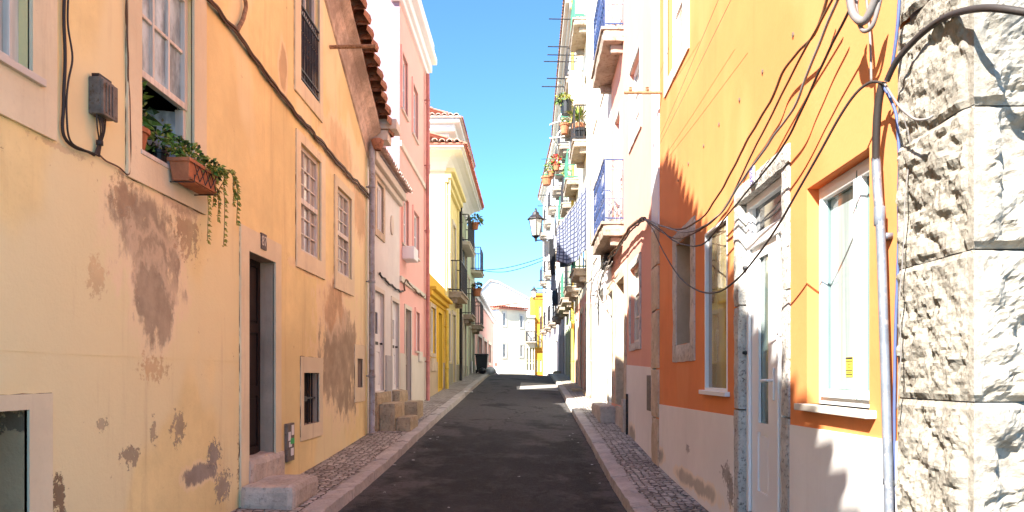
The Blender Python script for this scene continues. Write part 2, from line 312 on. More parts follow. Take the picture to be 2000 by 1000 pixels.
class MB:
    def __init__(s): s.v = []; s.f = []; s.mi = []; s.m = 0; s.uv = None
    def poly(s, pts):
        i = len(s.v); s.v += [Vector(p) for p in pts]; s.f.append(tuple(range(i, i+len(pts)))); s.mi.append(s.m); return s
    def box(s, fr, u0, u1, z0, z1, d0, d1):
        q = [fr.p(u, z, d) for u in (u0, u1) for z in (z0, z1) for d in (d0, d1)]
        return s.hexa(q)
    def hexa(s, q):
        i = len(s.v); s.v += q
        for f in ((0, 1, 3, 2), (4, 6, 7, 5), (0, 4, 5, 1), (2, 3, 7, 6), (0, 2, 6, 4), (1, 5, 7, 3)):
            s.f.append(tuple(i+k for k in f)); s.mi.append(s.m)
        return s
    def xbox(s, x0, x1, y0, y1, z0, z1): return s.hexa([Vector((x, y, z)) for x in (x0, x1) for y in (y0, y1) for z in (z0, z1)])
    def rough(s, fr, u0, u1, z0, z1, d0, d1, cell=.06, amp=.012, sc=4.0, rnd=.02):
        """a box with worn, uneven faces and rounded arrises"""
        n = [max(1, int(round(abs(b-a)/cell))) for a, b in ((u0, u1), (z0, z1), (d0, d1))]
        idx = {}
        def vert(i, j, k):
            if (i, j, k) in idx: return idx[i, j, k]
            a = [i/n[0], j/n[1], k/n[2]]
            P = [u0+(u1-u0)*a[0], z0+(z1-z0)*a[1], d0+(d1-d0)*a[2]]
            e = sum(1 for t, nn in zip((i, j, k), n) if t in (0, nn))
            if e >= 2:
                for t, nn, ax, lo, hi in ((i, n[0], 0, u0, u1), (j, n[1], 1, z0, z1), (k, n[2], 2, d0, d1)):
                    sg = 1 if hi > lo else -1
                    if t == 0: P[ax] += rnd*sg*.6
                    elif t == nn: P[ax] -= rnd*sg*.6
            w = fr.p(P[0], P[1], P[2])
            q = w*sc
            w += Vector((noise.noise(q), noise.noise(q+Vector((17, 3, 5))), noise.noise(q+Vector((5, 31, 11)))))*amp
            w += Vector((noise.noise(q*4.3), noise.noise(q*4.3+Vector((7, 3, 5))), noise.noise(q*4.3+Vector((5, 3, 11)))))*amp*.4
            idx[i, j, k] = len(s.v); s.v.append(w); return idx[i, j, k]
        def face(*t): s.f.append(tuple(vert(*a) for a in t)); s.mi.append(s.m)
        for j in range(n[1]):
            for k in range(n[2]):
                for i in (0, n[0]): face((i, j, k), (i, j+1, k), (i, j+1, k+1), (i, j, k+1))
        for i in range(n[0]):
            for k in range(n[2]):
                for j in (0, n[1]): face((i, j, k), (i+1, j, k), (i+1, j, k+1), (i, j, k+1))
        for i in range(n[0]):
            for j in range(n[1]):
                for k in (0, n[2]): face((i, j, k), (i+1, j, k), (i+1, j+1, k), (i, j+1, k))
        return s
    def tube(s, pts, r, n=6, cap=True):
        pts = [Vector(p) for p in pts]; rs = r if isinstance(r, (list, tuple)) else [r]*len(pts)
        base = len(s.v); up = None
        for k, p in enumerate(pts):
            t = (pts[min(k+1, len(pts)-1)]-pts[max(k-1, 0)]).normalized()
            if up is None: up = t.orthogonal().normalized()
            up = (up-t*up.dot(t))
            up = up.normalized() if up.length > 1e-6 else t.orthogonal().normalized()
            b = t.cross(up)
            for a in range(n):
                an = 2*math.pi*a/n
                s.v.append(p+(up*math.cos(an)+b*math.sin(an))*rs[k])
        for k in range(len(pts)-1):
            for a in range(n):
                i, j = base+k*n+a, base+k*n+(a+1) % n
                s.f.append((i, j, j+n, i+n)); s.mi.append(s.m)
        if cap:
            s.f.append(tuple(base+a for a in range(n))); s.mi.append(s.m)
            e = base+(len(pts)-1)*n; s.f.append(tuple(e+a for a in range(n))); s.mi.append(s.m)
        return s
    def lathe(s, c, prof, n=14, ax=None):
        """profile of (radius, height) turned about the upright axis through c"""
        c = Vector(c); base = len(s.v)
        for r, h in prof:
            for a in range(n):
                an = 2*math.pi*a/n; s.v.append(c+Vector((r*math.cos(an), r*math.sin(an), h)))
        for k in range(len(prof)-1):
            for a in range(n):
                i, j = base+k*n+a, base+k*n+(a+1) % n
                s.f.append((i, j, j+n, i+n)); s.mi.append(s.m)
        return s
    def grid(s, fn, nu, nv, uv=False):
        base = len(s.v)
        for i in range(nu+1):
            for j in range(nv+1): s.v.append(Vector(fn(i/nu, j/nv)))
        if uv and s.uv is None: s.uv = {}
        for i in range(nu):
            for j in range(nv):
                a = base+i*(nv+1)+j
                if uv: s.uv[len(s.f)] = [(i/nu, j/nv), ((i+1)/nu, j/nv), ((i+1)/nu, (j+1)/nv), (i/nu, (j+1)/nv)]
                s.f.append((a, a+nv+1, a+nv+2, a+1)); s.mi.append(s.m)
        return s
    def leaf(s, p, d, size, droop=.3):
        """one pointed leaf, folded along its rib"""
        d = Vector(d).normalized(); q = d.orthogonal().normalized()
        q.rotate(__import__('mathutils').Quaternion(d, random.uniform(0, 6.28)))
        nrm = d.cross(q)*.12*size; tip = p+d*size+Vector((0, 0, -droop*size))
        m = p+d*size*.45
        i = len(s.v); s.v += [p, m+q*size*.32+nrm, tip, m-q*size*.32+nrm, m-nrm]
        s.f += [(i, i+1, i+4), (i+1, i+2, i+4), (i+2, i+3, i+4), (i+3, i, i+4)]; s.mi += [s.m]*4
    def build(s, name, mats, parent=None, smooth=False, bevel=0, auto=None):
        mats = mats if isinstance(mats, (list, tuple)) else [mats]
        me = bpy.data.meshes.new(name)
        if parent is not None: off = wloc(parent)
        else:
            xs = [v.x for v in s.v]; ys = [v.y for v in s.v]
            off = Vector(((min(xs)+max(xs))/2, (min(ys)+max(ys))/2, min(v.z for v in s.v)))
        me.from_pydata([v-off for v in s.v], [], s.f)
        for m in mats: me.materials.append(M[m] if isinstance(m, str) else m)
        me.polygons.foreach_set('material_index', s.mi)
        if smooth: me.polygons.foreach_set('use_smooth', [True]*len(me.polygons))
        if s.uv:
            ul = me.uv_layers.new(name='UVMap')
            for fi, cs in s.uv.items():
                for li, c in zip(me.polygons[fi].loop_indices, cs): ul.data[li].uv = c
        me.validate(); me.update()
        o = bpy.data.objects.new(name, me); COL.objects.link(o)
        if parent is not None: o.parent = parent
        else: o.location = off
        if bevel:
            b = o.modifiers.new('bevel', 'BEVEL'); b.width = bevel; b.segments = 2; b.limit_method = 'ANGLE'
        return o

def thing(name, label, cat, loc, group=None):
    o = bpy.data.objects.new(name, None); COL.objects.link(o); o.location = loc; o.empty_display_size = .2
    return tag(o, label, cat, group)
def tag(o, label, cat, group=None):
    o['label'] = label; o['category'] = cat
    if group: o['group'] = group
    return o
def struct(o): o['kind'] = 'structure'; return o
def text(name, body, parent, P, size, fr, mat, sx=1.0):
    """letters lying on a front, as their own small part"""
    cu = bpy.data.curves.new(name, 'FONT'); cu.body = body; cu.size = size; cu.align_x = 'CENTER'; cu.align_y = 'CENTER'; cu.extrude = .0015
    cu.materials.append(M[mat]); o = bpy.data.objects.new(name, cu); COL.objects.link(o)
    o.parent = parent; o.location = P-wloc(parent)
    n = Vector((fr.n[0], fr.n[1], 0)); x = Vector((0, 0, 1)).cross(n)
    from mathutils import Matrix
    o.rotation_euler = Matrix((x, Vector((0, 0, 1)), n)).transposed().to_euler(); o.scale = (sx, 1, 1)
    me = bpy.data.meshes.new_from_object(o); q = bpy.data.objects.new(name, me); COL.objects.link(q); q.parent = parent; q.location = o.location; q.rotation_euler = o.rotation_euler; q.scale = o.scale
    bpy.data.objects.remove(o)
    return q

def smooth_path(pts, k=6):
    """Catmull-Rom through the given points"""
    P = [Vector(p) for p in pts]; out = []
    for i in range(len(P)-1):
        a, b, c, d = P[max(i-1, 0)], P[i], P[i+1], P[min(i+2, len(P)-1)]
        for t in range(k):
            t /= k
            out.append(.5*((2*b)+(c-a)*t+(2*a-5*b+4*c-d)*t*t+(3*b-a-3*c+d)*t**3))
    return out+[P[-1]]

# ---------------------------------------------------------------- walls, windows, doors, balconies
def front(mb, fr, u0, u1, z0, z1, holes, d=0.0, jm=None):
    """a wall sheet with rectangular openings (u0,u1,z0,z1,depth[,jamb material index]) and their reveals"""
    base = mb.m
    us = sorted({u0, u1, *[h[0] for h in holes], *[h[1] for h in holes]}); us = [u for u in us if u0 <= u <= u1]
    zs = sorted({z0, z1, *[h[2] for h in holes], *[h[3] for h in holes]}); zs = [z for z in zs if z0 <= z <= z1]
    for a, b in zip(us, us[1:]):
        for c, e in zip(zs, zs[1:]):
            mu, mz = (a+b)/2, (c+e)/2
            if any(h[0] < mu < h[1] and h[2] < mz < h[3] for h in holes): continue
            mb.poly([fr.p(a, c, d), fr.p(b, c, d), fr.p(b, e, d), fr.p(a, e, d)])
    for h in holes:
        a, b, c, e, dep = h[:5]; mb.m = h[5] if len(h) > 5 else base
        a, b, c, e = max(a, u0), min(b, u1), max(c, z0), min(e, z1)
        for q in (((a, c), (a, e)), ((b, c), (b, e)), ((a, c), (b, c)), ((a, e), (b, e))):
            (p0, q0), (p1, q1) = q
            mb.poly([fr.p(p0, q0, d), fr.p(p1, q1, d), fr.p(p1, q1, -dep), fr.p(p0, q0, -dep)])
        mb.m = base
def shell(mb, fr, u0, u1, z0, z1, depth):
    """the other three walls and the flat top behind a front"""
    for u in (u0, u1): mb.poly([fr.p(u, z0, 0), fr.p(u, z0, -depth), fr.p(u, z1, -depth), fr.p(u, z1, 0)])
    mb.poly([fr.p(u0, z0, -depth), fr.p(u1, z0, -depth), fr.p(u1, z1, -depth), fr.p(u0, z1, -depth)])
    mb.poly([fr.p(u0, z1, 0), fr.p(u1, z1, 0), fr.p(u1, z1, -depth), fr.p(u0, z1, -depth)])

def surround(par, fr, u0, u1, z0, z1, w, mat, proud=.02, bottom=True, dback=.0, name='surround', roughn=False, top=None):
    mb = MB(); t = top or w; o = .003
    rects = [(u0-w, u0, z0-(w if bottom else 0), z1+t), (u1, u1+w, z0-(w if bottom else 0), z1+t), (u0, u1, z1, z1+t)]
    if bottom: rects.append((u0, u1, z0-w, z0))
    for r in rects:
        if roughn: mb.rough(fr, *r, -dback-.02, proud, cell=.07, amp=.008, rnd=.01)
        else: mb.box(fr, *r, -dback-.02, proud)
    return mb.build(name, mat, par, bevel=0 if roughn else .006)

def window(par, fr, u0, u1, z0, z1, dep, fm, pm, cols=2, rows=3, fw=.05, bar=.022, sash=None, sur=None, sill=None, meet=None, mull=None):
    """frame with muntins; the panes, surround and sill are its sub-parts. sur=(width, mat, proud), sill=(out, mat)"""
    mb = MB(); d0, d1 = -dep+.005, -dep+.05
    mb.box(fr, u0, u0+fw, z0, z1, d0, d1).box(fr, u1-fw, u1, z0, z1, d0, d1)
    mb.box(fr, u0+fw, u1-fw, z0, z0+fw, d0, d1).box(fr, u0+fw, u1-fw, z1-fw, z1, d0, d1)
    for k in range(1, cols):
        u = u0+fw+(u1-u0-2*fw)*k/cols; mb.box(fr, u-bar/2, u+bar/2, z0+fw, z1-fw, d0, d1-.012)
    for k in range(1, rows):
        z = z0+fw+(z1-z0-2*fw)*k/rows; mb.box(fr, u0+fw, u1-fw, z-bar/2, z+bar/2, d0, d1-.016)
    if meet is not None: mb.box(fr, u0+fw-.003, u1-fw+.003, meet-.035, meet+.035, d0, d1+.012)
    if mull is not None: mb.box(fr, mull[0], mull[1], z0+fw, z1-fw, d0, d1+.006)
    w = mb.build('window', fm, par, bevel=.004)
    MB().box(fr, u0+.01, u1-.01, z0+.01, z1-.01, d0-.02, d0+.008).build('pane', pm, w)
    if sur: surround(w, fr, u0, u1, z0, z1, sur[0], sur[1], sur[2] if len(sur) > 2 else .02, bottom=not sill, roughn=len(sur) > 3)
    if sill: MB().box(fr, u0-.08, u1+.08, z0-.045, z0, -dep+.005, sill[0]).build('sill', sill[1], w, bevel=.005)
    return w

def door(par, fr, u0, u1, z0, z1, dep, mat, panels=((.15, .85, .08, .45), (.15, .85, .52, .95)), glass_=None, gmat='glass_teal', fm=None, sur=None, handle=True, leaf=1, hmat='iron'):
    """leaf with sunk panels; frame, pane, handle and surround are its sub-parts"""
    mb = MB(); d0, d1 = -dep+.004, -dep+.045; W, H = u1-u0, z1-z0
    holes = []; gl = []
    for l in range(leaf):
        for p in panels: holes.append((u0+W*(l+p[0])/leaf, u0+W*(l+p[1])/leaf, z0+H*p[2], z0+H*p[3], dep-.025))
        for p in (glass_ or ()):
            h = (u0+W*(l+p[0])/leaf, u0+W*(l+p[1])/leaf, z0+H*p[2], z0+H*p[3], dep-.022); holes.append(h); gl.append(h)
    front(mb, fr, u0, u1, z0, z1, holes, d1)
    for h in holes:
        if h not in gl:
            mb.poly([fr.p(h[0], h[2], -h[4]), fr.p(h[1], h[2], -h[4]), fr.p(h[1], h[3], -h[4]), fr.p(h[0], h[3], -h[4])])
            e = .03
            if h[1]-h[0] > .12 and h[3]-h[2] > .12: mb.box(fr, h[0]+e, h[1]-e, h[2]+e, h[3]-e, -h[4]-.004, -h[4]+.014)
    for l in range(1, leaf):
        u = u0+W*l/leaf; mb.box(fr, u-.006, u+.006, z0, z1, d1-.004, d1+.006)
    d = mb.build('door', mat, par)
    if gl:
        g = MB()
        for h in gl: g.poly([fr.p(h[0]-.01, h[2]-.01, -h[4]-.004), fr.p(h[1]+.01, h[2]-.01, -h[4]-.004), fr.p(h[1]+.01, h[3]+.01, -h[4]-.004), fr.p(h[0]-.01, h[3]+.01, -h[4]-.004)])
        g.build('pane', gmat, d)
    if fm:
        f = MB(); e = .05
        f.box(fr, u0, u0+e, z0, z1, d1+.002, d1+.03).box(fr, u1-e, u1, z0, z1, d1+.002, d1+.03).box(fr, u0+e, u1-e, z1-e, z1, d1+.002, d1+.03)
        f.build('door_frame', fm, d, bevel=.004)
    if handle:
        h = MB(); zc = z0+H*.47 if H < 2.6 else z0+1.05; uc = u0+W*.14
        h.box(fr, uc-.018, uc+.018, zc-.09, zc+.07, d1+.001, d1+.012).tube([fr.p(uc, zc, d1+.01), fr.p(uc, zc, d1+.06), fr.p(uc+.10, zc, d1+.065)], .010, 6)
        h.build('handle', hmat, d)
    if sur: surround(d, fr, u0, u1, z0, z1, sur[0], sur[1], sur[2] if len(sur) > 2 else .02, bottom=False, roughn=len(sur) > 3)
    return d

def railing_bars(fr, u0, u1, z0, h, out, step=.11, r=.008, end=True, belly=0):
    """balcony rail: top and bottom rails and upright bars on the long side and both short sides"""
    mb = MB()
    e = max(.012, r*1.35)
    for z in (z0+.06, z0+h):
        mb.box(fr, u0, u1, z-e, z+e, out-.014, out+.014)
        for u in (u0, u1): mb.box(fr, u-e, u+e, z-e, z+e, 0, out-.014)
    n = int((u1-u0)/step)
    for k in range(n+1):
        u = u0+(u1-u0)*k/n; mb.tube([fr.p(u, z0, out), fr.p(u, z0+h, out)], r*(1.6 if k in (0, n) else 1), 4)
    if end:
        m = max(2, int(out/step))
        for u in (u0, u1):
            for k in range(1, m): mb.tube([fr.p(u, z0, out*k/m), fr.p(u, z0+h, out*k/m)], r, 4)
    return mb
def curl(c, e1, e2, r, turns=1.2, n=16, a0=0, sg=1):
    return [c+(e1*math.cos(a0+sg*t*turns*6.283/n)+e2*math.sin(a0+sg*t*turns*6.283/n))*r*(1-.6*t/n) for t in range(n+1)]

def balcony(par, fr, u0, u1, z, out, th, mat='slab', rail='iron', h=1.05, scroll=False, corbel=True, step=.11, bar=.008):
    """slab whose underside is at z; its railing is a sub-part"""
    mb = MB(); mb.rough(fr, u0, u1, z, z+th, -.03, out, cell=.16, amp=.018, sc=3, rnd=.03)
    mb.rough(fr, u0-.02, u1+.02, z+th-.07, z+th+.003, -.02, out+.04, cell=.16, amp=.010, sc=3, rnd=.015)
    if corbel:
        for u in (u0+.2, u1-.2): mb.rough(fr, u-.07, u+.07, z-.17, z+.01, -.03, out*.6, cell=.08, amp=.014, rnd=.02)
    b = mb.build('balcony', mat, par, smooth=False)
    zt = z+th
    if not scroll:
        railing_bars(fr, u0+.03, u1-.03, zt, h, out-.04, step, bar).build('railing', rail, b)
    else:
        r = railing_bars(fr, u0+.03, u1-.03, zt, h, out-.04, .17, .008, end=False)
        E2 = Vector((0, 0, 1))
        E1 = fr.p(1, 0, 0)-fr.p(0, 0, 0)
        r.box(fr, u0+.03, u1-.03, zt+.44, zt+.46, out-.05, out-.03).box(fr, u0+.03, u1-.03, zt+h-.20, zt+h-.185, out-.05, out-.03)
        n = 11
        for k in range(n):
            u = u0+.1+(u1-u0-.2)*(k+.5)/n
            for zz, rr, sg in ((zt+.16, .085, 1), (zt+.34, .085, -1), (zt+.56, .085, 1), (zt+.74, .085, -1), (zt+h-.10, .07, 1)):
                r.tube(curl(fr.p(u, zz, out-.04), E1, E2, rr, 1.25, 12, 0 if k % 2 else 3.14, sg), .008, 4)
            r.tube([fr.p(u, zt+.06, out-.04), fr.p(u, zt+h-.2, out-.04)], .008, 4)
        r.build('railing', rail, b)
        s = MB(); E1 = fr.p(0, 0, 1)-fr.p(0, 0, 0)
        for u in (u0+.03, u1-.03):
            for z_ in (zt+.06, zt+.45, zt+h-.2, zt+h): s.box(fr, u-.008, u+.008, z_-.008, z_+.008, 0, out-.05)
            for k in range(3):
                dd = (out-.06)*(k+.5)/3
                s.tube([fr.p(u, zt, dd), fr.p(u, zt+h-.2, dd)], .007, 4)
            s.tube([fr.p(u, zt, 0.01), fr.p(u, zt+h, 0.01)], .01, 4); s.tube([fr.p(u, zt, out-.05), fr.p(u, zt+h, out-.05)], .012, 4)
            s.tube(curl(fr.p(u, zt+h-.10, out*.45), E1, E2, .085, 1, 14, 0), .008, 4)
            for sg in (1, -1):
                dd = out*.45+sg*.09
                s.tube(curl(fr.p(u, zt+.56, dd), E1, E2, .075, 1.3, 14, 1.57, sg), .008, 4)
                s.tube(curl(fr.p(u, zt+.36, dd), E1, E2, .075, 1.3, 14, -1.57, -sg), .008, 4)
                s.tube(curl(fr.p(u, zt+.18, dd), E1, E2, .06, 1.3, 14, 1.57, sg), .008, 4)
        s.build('end_railing', 'iron_grey', b)
    return b

def tile_eave(mb, fr, u0, u1, z, dedge, back, rise, pitch=.22, r=.085, courses=2):
    """rows of barrel tiles running up from an eave; z is the height of their lower edge"""
    n = max(1, int(round((u1-u0)/pitch)))
    for k in range(n):
        u = u0+(u1-u0)*(k+.5)/n; j = random.uniform(-.012, .012)
        for c in range(courses):
            t0, t1 = c/courses, (c+1.18)/courses
            pts = []
            for t, rr in ((t0, r*1.08), (t1, r*.86)):
                dd = dedge-back*t; zz = z+rise*t+(.018 if t == t0 else 0)+j
                pts.append([fr.p(u+rr*math.cos(a), zz+rr*math.sin(a)*.85, dd) for a in [math.pi*q/6 for q in range(7)]])
                pts.append([fr.p(u+(rr-.018)*math.cos(a), zz+(rr-.018)*math.sin(a)*.85, dd) for a in [math.pi*q/6 for q in range(7)]])
            for q in range(6):
                mb.poly([pts[0][q], pts[0][q+1], pts[2][q+1], pts[2][q]]); mb.poly([pts[0][q], pts[0][q+1], pts[1][q+1], pts[1][q]])
                mb.poly([pts[1][q], pts[1][q+1], pts[3][q+1], pts[3][q]])
            if c == 0:  # channel tile between
                uu = u+pitch/2
                a = [fr.p(uu+r*.8*math.cos(t), z+.03-r*.6*math.sin(t), dedge-.02) for t in [math.pi*q/4 for q in range(5)]]
                b = [fr.p(uu+r*.8*math.cos(t), z+rise+.03-r*.6*math.sin(t), dedge-back) for t in [math.pi*q/4 for q in range(5)]]
                for q in range(4): mb.poly([a[q], a[q+1], b[q+1], b[q]])
    return mb

def drainpipe(par, fr, u, z0, z1, r, mat, d=.06, name='drainpipe', top=None):
    mb = MB(); n = max(2, int((z1-z0)/1.6))
    pts = [fr.p(u, z0+(z1-z0)*k/8, d+r+.004*math.sin(k*2.1)) for k in range(9)]
    if top: pts += [fr.p(u, z1+.12, d+r+.02), fr.p(u, z1+.2, top)]
    mb.tube(pts, r, 10)
    for k in range(n):
        z = z0+(z1-z0)*(k+.6)/n; mb.lathe(fr.p(u, z, d+r), [(r, -.03), (r*1.2, -.025), (r*1.2, .025), (r, .03)], 10)
        mb.box(fr, u-.012, u+.012, z-.012, z+.012, -.01, d)
    return mb.build(name, mat, par, smooth=True)

# ---------------------------------------------------------------- ground
PROF = [(-400, -14), (-60, -4.2), (-20, -2.1), (0, -1.66), (4, -1.57), (7.5, -1.47), (10, -1.375), (13, -1.20), (17, -.985), (20, -.84), (24, -.62), (31, -.27), (36, -.06), (40, .035), (44, .02), (50, -.3), (60, -1.0), (80, -2.6), (140, -9), (420, -40)]
def gz(y):
    for i in range(len(PROF)-1):
        if PROF[i][0] <= y <= PROF[i+1][0]: break
    (xa, a), (xb, b), (xc, c), (xd, d) = PROF[max(i-1, 0)], PROF[i], PROF[i+1], PROF[min(i+2, len(PROF)-1)]
    t = (y-xb)/(xc-xb); h = xc-xb
    mb_ = (c-a)/(xc-xa)*h if xc > xa else 0; mc = (d-b)/(xd-xb)*h if xd > xb else 0
    return (2*t**3-3*t*t+1)*b+(t**3-2*t*t+t)*mb_+(-2*t**3+3*t*t)*c+(t**3-t*t)*mc
def rz(x, y): return gz(y)-.030*(x+.48)-.010*(x+.48)**2+.012*noise.noise(Vector((x*.8, y*.35, 3)))
RXL, RXR = -2.03, 1.08; KW = .23; KH = .12
def pzl(x, y): return rz(RXL, y)+KH+.03*(RXL-KW-x)
def pzr(x, y): return rz(RXR, y)+KH+.02*(x-RXR-KW)
def steps(a, b, h):
    n = max(1, int((b-a)/h)); return [a+(b-a)*i/n for i in range(n+1)]
def strip(name, mat, x0, x1, ys, nx, fn):
    mb = MB(); cols = [x0+(x1-x0)*i/nx for i in range(nx+1)]
    for y in ys: mb.v += [Vector((x, y, fn(x, y))) for x in cols]
    w = nx+1
    for j in range(len(ys)-1):
        for i in range(nx): mb.f.append((j*w+i, j*w+i+1, (j+1)*w+i+1, (j+1)*w+i)); mb.mi.append(0)
    return struct(mb.build(name, mat, smooth=True))
ys = steps(-30, 4, 1)[:-1]+steps(4, 50, .3)[:-1]+steps(50, 90, 1)
strip('road', 'asphalt', RXL-.04, RXR+.04, ys, 14, rz)
strip('road_sun_patch', 'sun_patch', -.38, RXR-.02, steps(26.2, 30.2, .4), 4, lambda x, y: rz(x, y)+.006)  # pale sheet added over the asphalt; the sun patch's brightness is in its colour
yp = steps(3.2, 50, .3)[:-1]+steps(50, 66, 1)
strip('pavement', 'cobble', XL-.4, RXL-KW+.02, yp, 4, pzl)
strip('pavement', 'cobble', RXR+KW-.02, XR+.3, yp, 4, pzr)
gy = [-400, -200, -100, -60, -40]+steps(-30, 90, 2)+[110, 140, 200, 300, 420]
strip('ground', 'ground', -420, 420, gy, 40, lambda x, y: gz(y)-.55-(.02*max(0, abs(x)-60)))
for side in (0, 1):
    mb = MB(); y = 3.0; rr = random.Random(5+side)
    while y < 60:
        l = rr.uniform(.7, 1.25)*(1 if y < 25 else 1.6); y1 = y+l-.022
        xa, xb = ((RXL-KW, RXL) if side == 0 else (RXR, RXR+KW)); j = rr.uniform(-.008, .008)
        n = max(2, int(l/.12)); m = 3
        P = {}
        for i in range(n+1):
            yy = y+(y1-y)*i/n
            for k, (x, dz) in enumerate(((xa, -.14 if side == 1 else 0), (xa+.012, 0), ((xa+xb)/2, .004), (xb-.012, 0), (xb, -.14 if side == 0 else 0))):
                zz = (rz(RXL, yy) if side == 0 else rz(RXR, yy))+KH+j+dz
                if i in (0, n) and dz == 0: zz -= .010
                w = Vector((x, yy, zz)); w += Vector((noise.noise(w*7), 0, noise.noise(w*6+Vector((9, 1, 1)))))*.015
                P[i, k] = len(mb.v); mb.v.append(w)
        for i in range(n):
            for k in range(4): mb.f.append((P[i, k], P[i, k+1], P[i+1, k+1], P[i+1, k])); mb.mi.append(0)
        for i in (0, n): mb.f.append(tuple(P[i, k] for k in range(5))); mb.mi.append(0)
        y += l
    struct(mb.build('kerb', 'kerb'))
# ---------------------------------------------------------------- LEFT: ochre gabled house
fr = FL
H1 = thing('house', 'aged ochre gabled house with peeling brown patches and sash windows, nearest on the shaded side', 'house', (XL, 5, -1.5))
def lw(pa, pb, top, bot):
    """opening on the left front: near edge px, far edge px, (px,py) of a top point and of a bottom point"""
    return L(pa, 0)[0], L(pb, 0)[0], L(*bot)[1], L(*top)[1]
w0 = (3.05, L(57, 0)[0], L(57, 145)[1], 3.6)
w1 = (L(272, 0)[0], L(375, 0)[0], L(272, 292)[1], 3.24)
w2 = lw(585, 625, (585, 277), (585, 489)); w3 = lw(657, 685, (657, 362), (685, 547)); w4 = (L(585, 0)[0], L(622, 0)[0], L(622, 203)[1], 5.75)
v5 = lw(592, 622, (592, 728), (592, 831)); v6 = lw(697, 707, (697, 700), (697, 757)); w7 = (3.45, L(53, 0)[0], -1.6, L(53, 800)[1])
dr = (L(483, 0)[0], L(535, 0)[0], L(483, 900)[1], L(483, 490)[1])
U0, U1, ZE = -2.6, 12.84, 4.40
APX, APZ = 3.9, 9.10
mb = MB()
front(mb, fr, U0, U1, -2.2, ZE, [w0+(.12,), w1+(.13,), w2+(.10,), w3+(.10,), (w4[0], w4[1], w4[2], ZE, .10), v5+(.12, 1), v6+(.2, 1), w7+(.26, 2), dr+(.21, 1)])
# gable above the eave line, cut round the upper window
def rake(y): return ZE+(U1-y)*(APZ-ZE)/(U1-APX) if y >= APX else APZ-(APX-y)*.665
a, b = w4[0], w4[1]; P = lambda y, z: fr.p(y, z, 0)
mb.poly([P(U1, ZE), P(b, ZE), P(b, rake(b))]); mb.poly([P(b, w4[3]), P(a, w4[3]), P(a, rake(a)), P(b, rake(b))])
zl = rake(U0)
mb.poly([P(a, ZE), P(U0, ZE), P(U0, zl), P(APX, APZ), P(a, rake(a))])
mb.poly([fr.p(b, ZE, 0), fr.p(b, w4[3], 0), fr.p(b, w4[3], -.10), fr.p(b, ZE, -.10)])
mb.poly([fr.p(a, w4[3], 0), fr.p(b, w4[3], 0), fr.p(b, w4[3], -.10), fr.p(a, w4[3], -.10)])
D = 7.0
for u, z in ((U0, zl), (U1, ZE)): mb.poly([fr.p(u, -2.2, 0), fr.p(u, -2.2, -D), fr.p(u, z, -D), fr.p(u, z, 0)])
mb.poly([fr.p(U0, -2.2, -D), fr.p(U1, -2.2, -D), fr.p(U1, ZE, -D), fr.p(APX, APZ, -D), fr.p(U0, zl, -D)])
mb.build('wall', ['orange_l', 'jamb_grey', 'jamb_pale'], H1)
# pale raised render bands round the openings
def band(u0, u1, z0, z1, hole, proud=.022):
    mb = MB()
    front(mb, fr, u0, u1, z0, z1, [hole+(-proud+.03,)] if hole else [], proud)
    for q in (((u0, z0), (u0, z1)), ((u1, z0), (u1, z1)), ((u0, z0), (u1, z0)), ((u0, z1), (u1, z1))):
        mb.poly([fr.p(q[0][0], q[0][1], -.01), fr.p(q[1][0], q[1][1], -.01), fr.p(q[1][0], q[1][1], proud), fr.p(q[0][0], q[0][1], proud)])
    rb_ = mb.build('render_band', 'panel_l', H1, bevel=.005)
    mb = MB(); path = []
    cs = [(u0, z0), (u1, z0), (u1, z1), (u0, z1), (u0, z0)]
    for (ua, za), (ub, zb_) in zip(cs, cs[1:]):
        n = max(3, int(math.hypot(ub-ua, zb_-za)/.05))
        for i in range(n):
            t = i/n; u = ua+(ub-ua)*t; z = za+(zb_-za)*t; w = noise.noise(Vector((u*6, z*6, 2)))
            path.append((fr.p(u+.006*noise.noise(Vector((u*15, z*15, 5))), z+.006*noise.noise(Vector((u*15, z*15, 9))), .003), max(.0008, .0075*(w+.25))))
    mb.tube([r_[0] for r_ in path], [r_[1] for r_ in path], 4); mb.build('joint', 'joint', rb_)
band(2.6, L(105, 0)[0], L(105, 276)[1], 3.9, w0)
band(L(245, 0)[0], L(399, 0)[0], L(247, 345)[1], 3.42, w1)
band(L(577, 0)[0], L(633, 0)[0], L(577, 520)[1], w2[3]+.12, w2)
band(L(652, 0)[0], L(690, 0)[0], L(652, 562)[1], w3[3]+.13, w3)
band(L(574, 0)[0], L(628, 0)[0], L(628, 240)[1], w4[3]+.15, w4)
band(L(467, 0)[0], L(546, 0)[0], -1.9, L(467, 437)[1], (dr[0], dr[1], -2, dr[3]))
band(L(586, 0)[0], L(629, 0)[0], L(586, 862)[1], L(586, 696)[1], v5, .014)
band(L(692, 0)[0], L(712, 0)[0], L(692, 786)[1], L(692, 672)[1], v6, .014)
band(3.2, L(99, 0)[0], -2, L(99, 768)[1], (w7[0], w7[1], -2.1, w7[3]), .014)
# thin string course and quoin strip
mb = MB()
mb.rough(fr, 2.6, L(466, 0)[0], L(470, 707)[1]-.012, L(470, 707)[1]+.012, -.01, .008, cell=.25, amp=.006, sc=2)
mb.build('string_course', 'orange_l', H1)
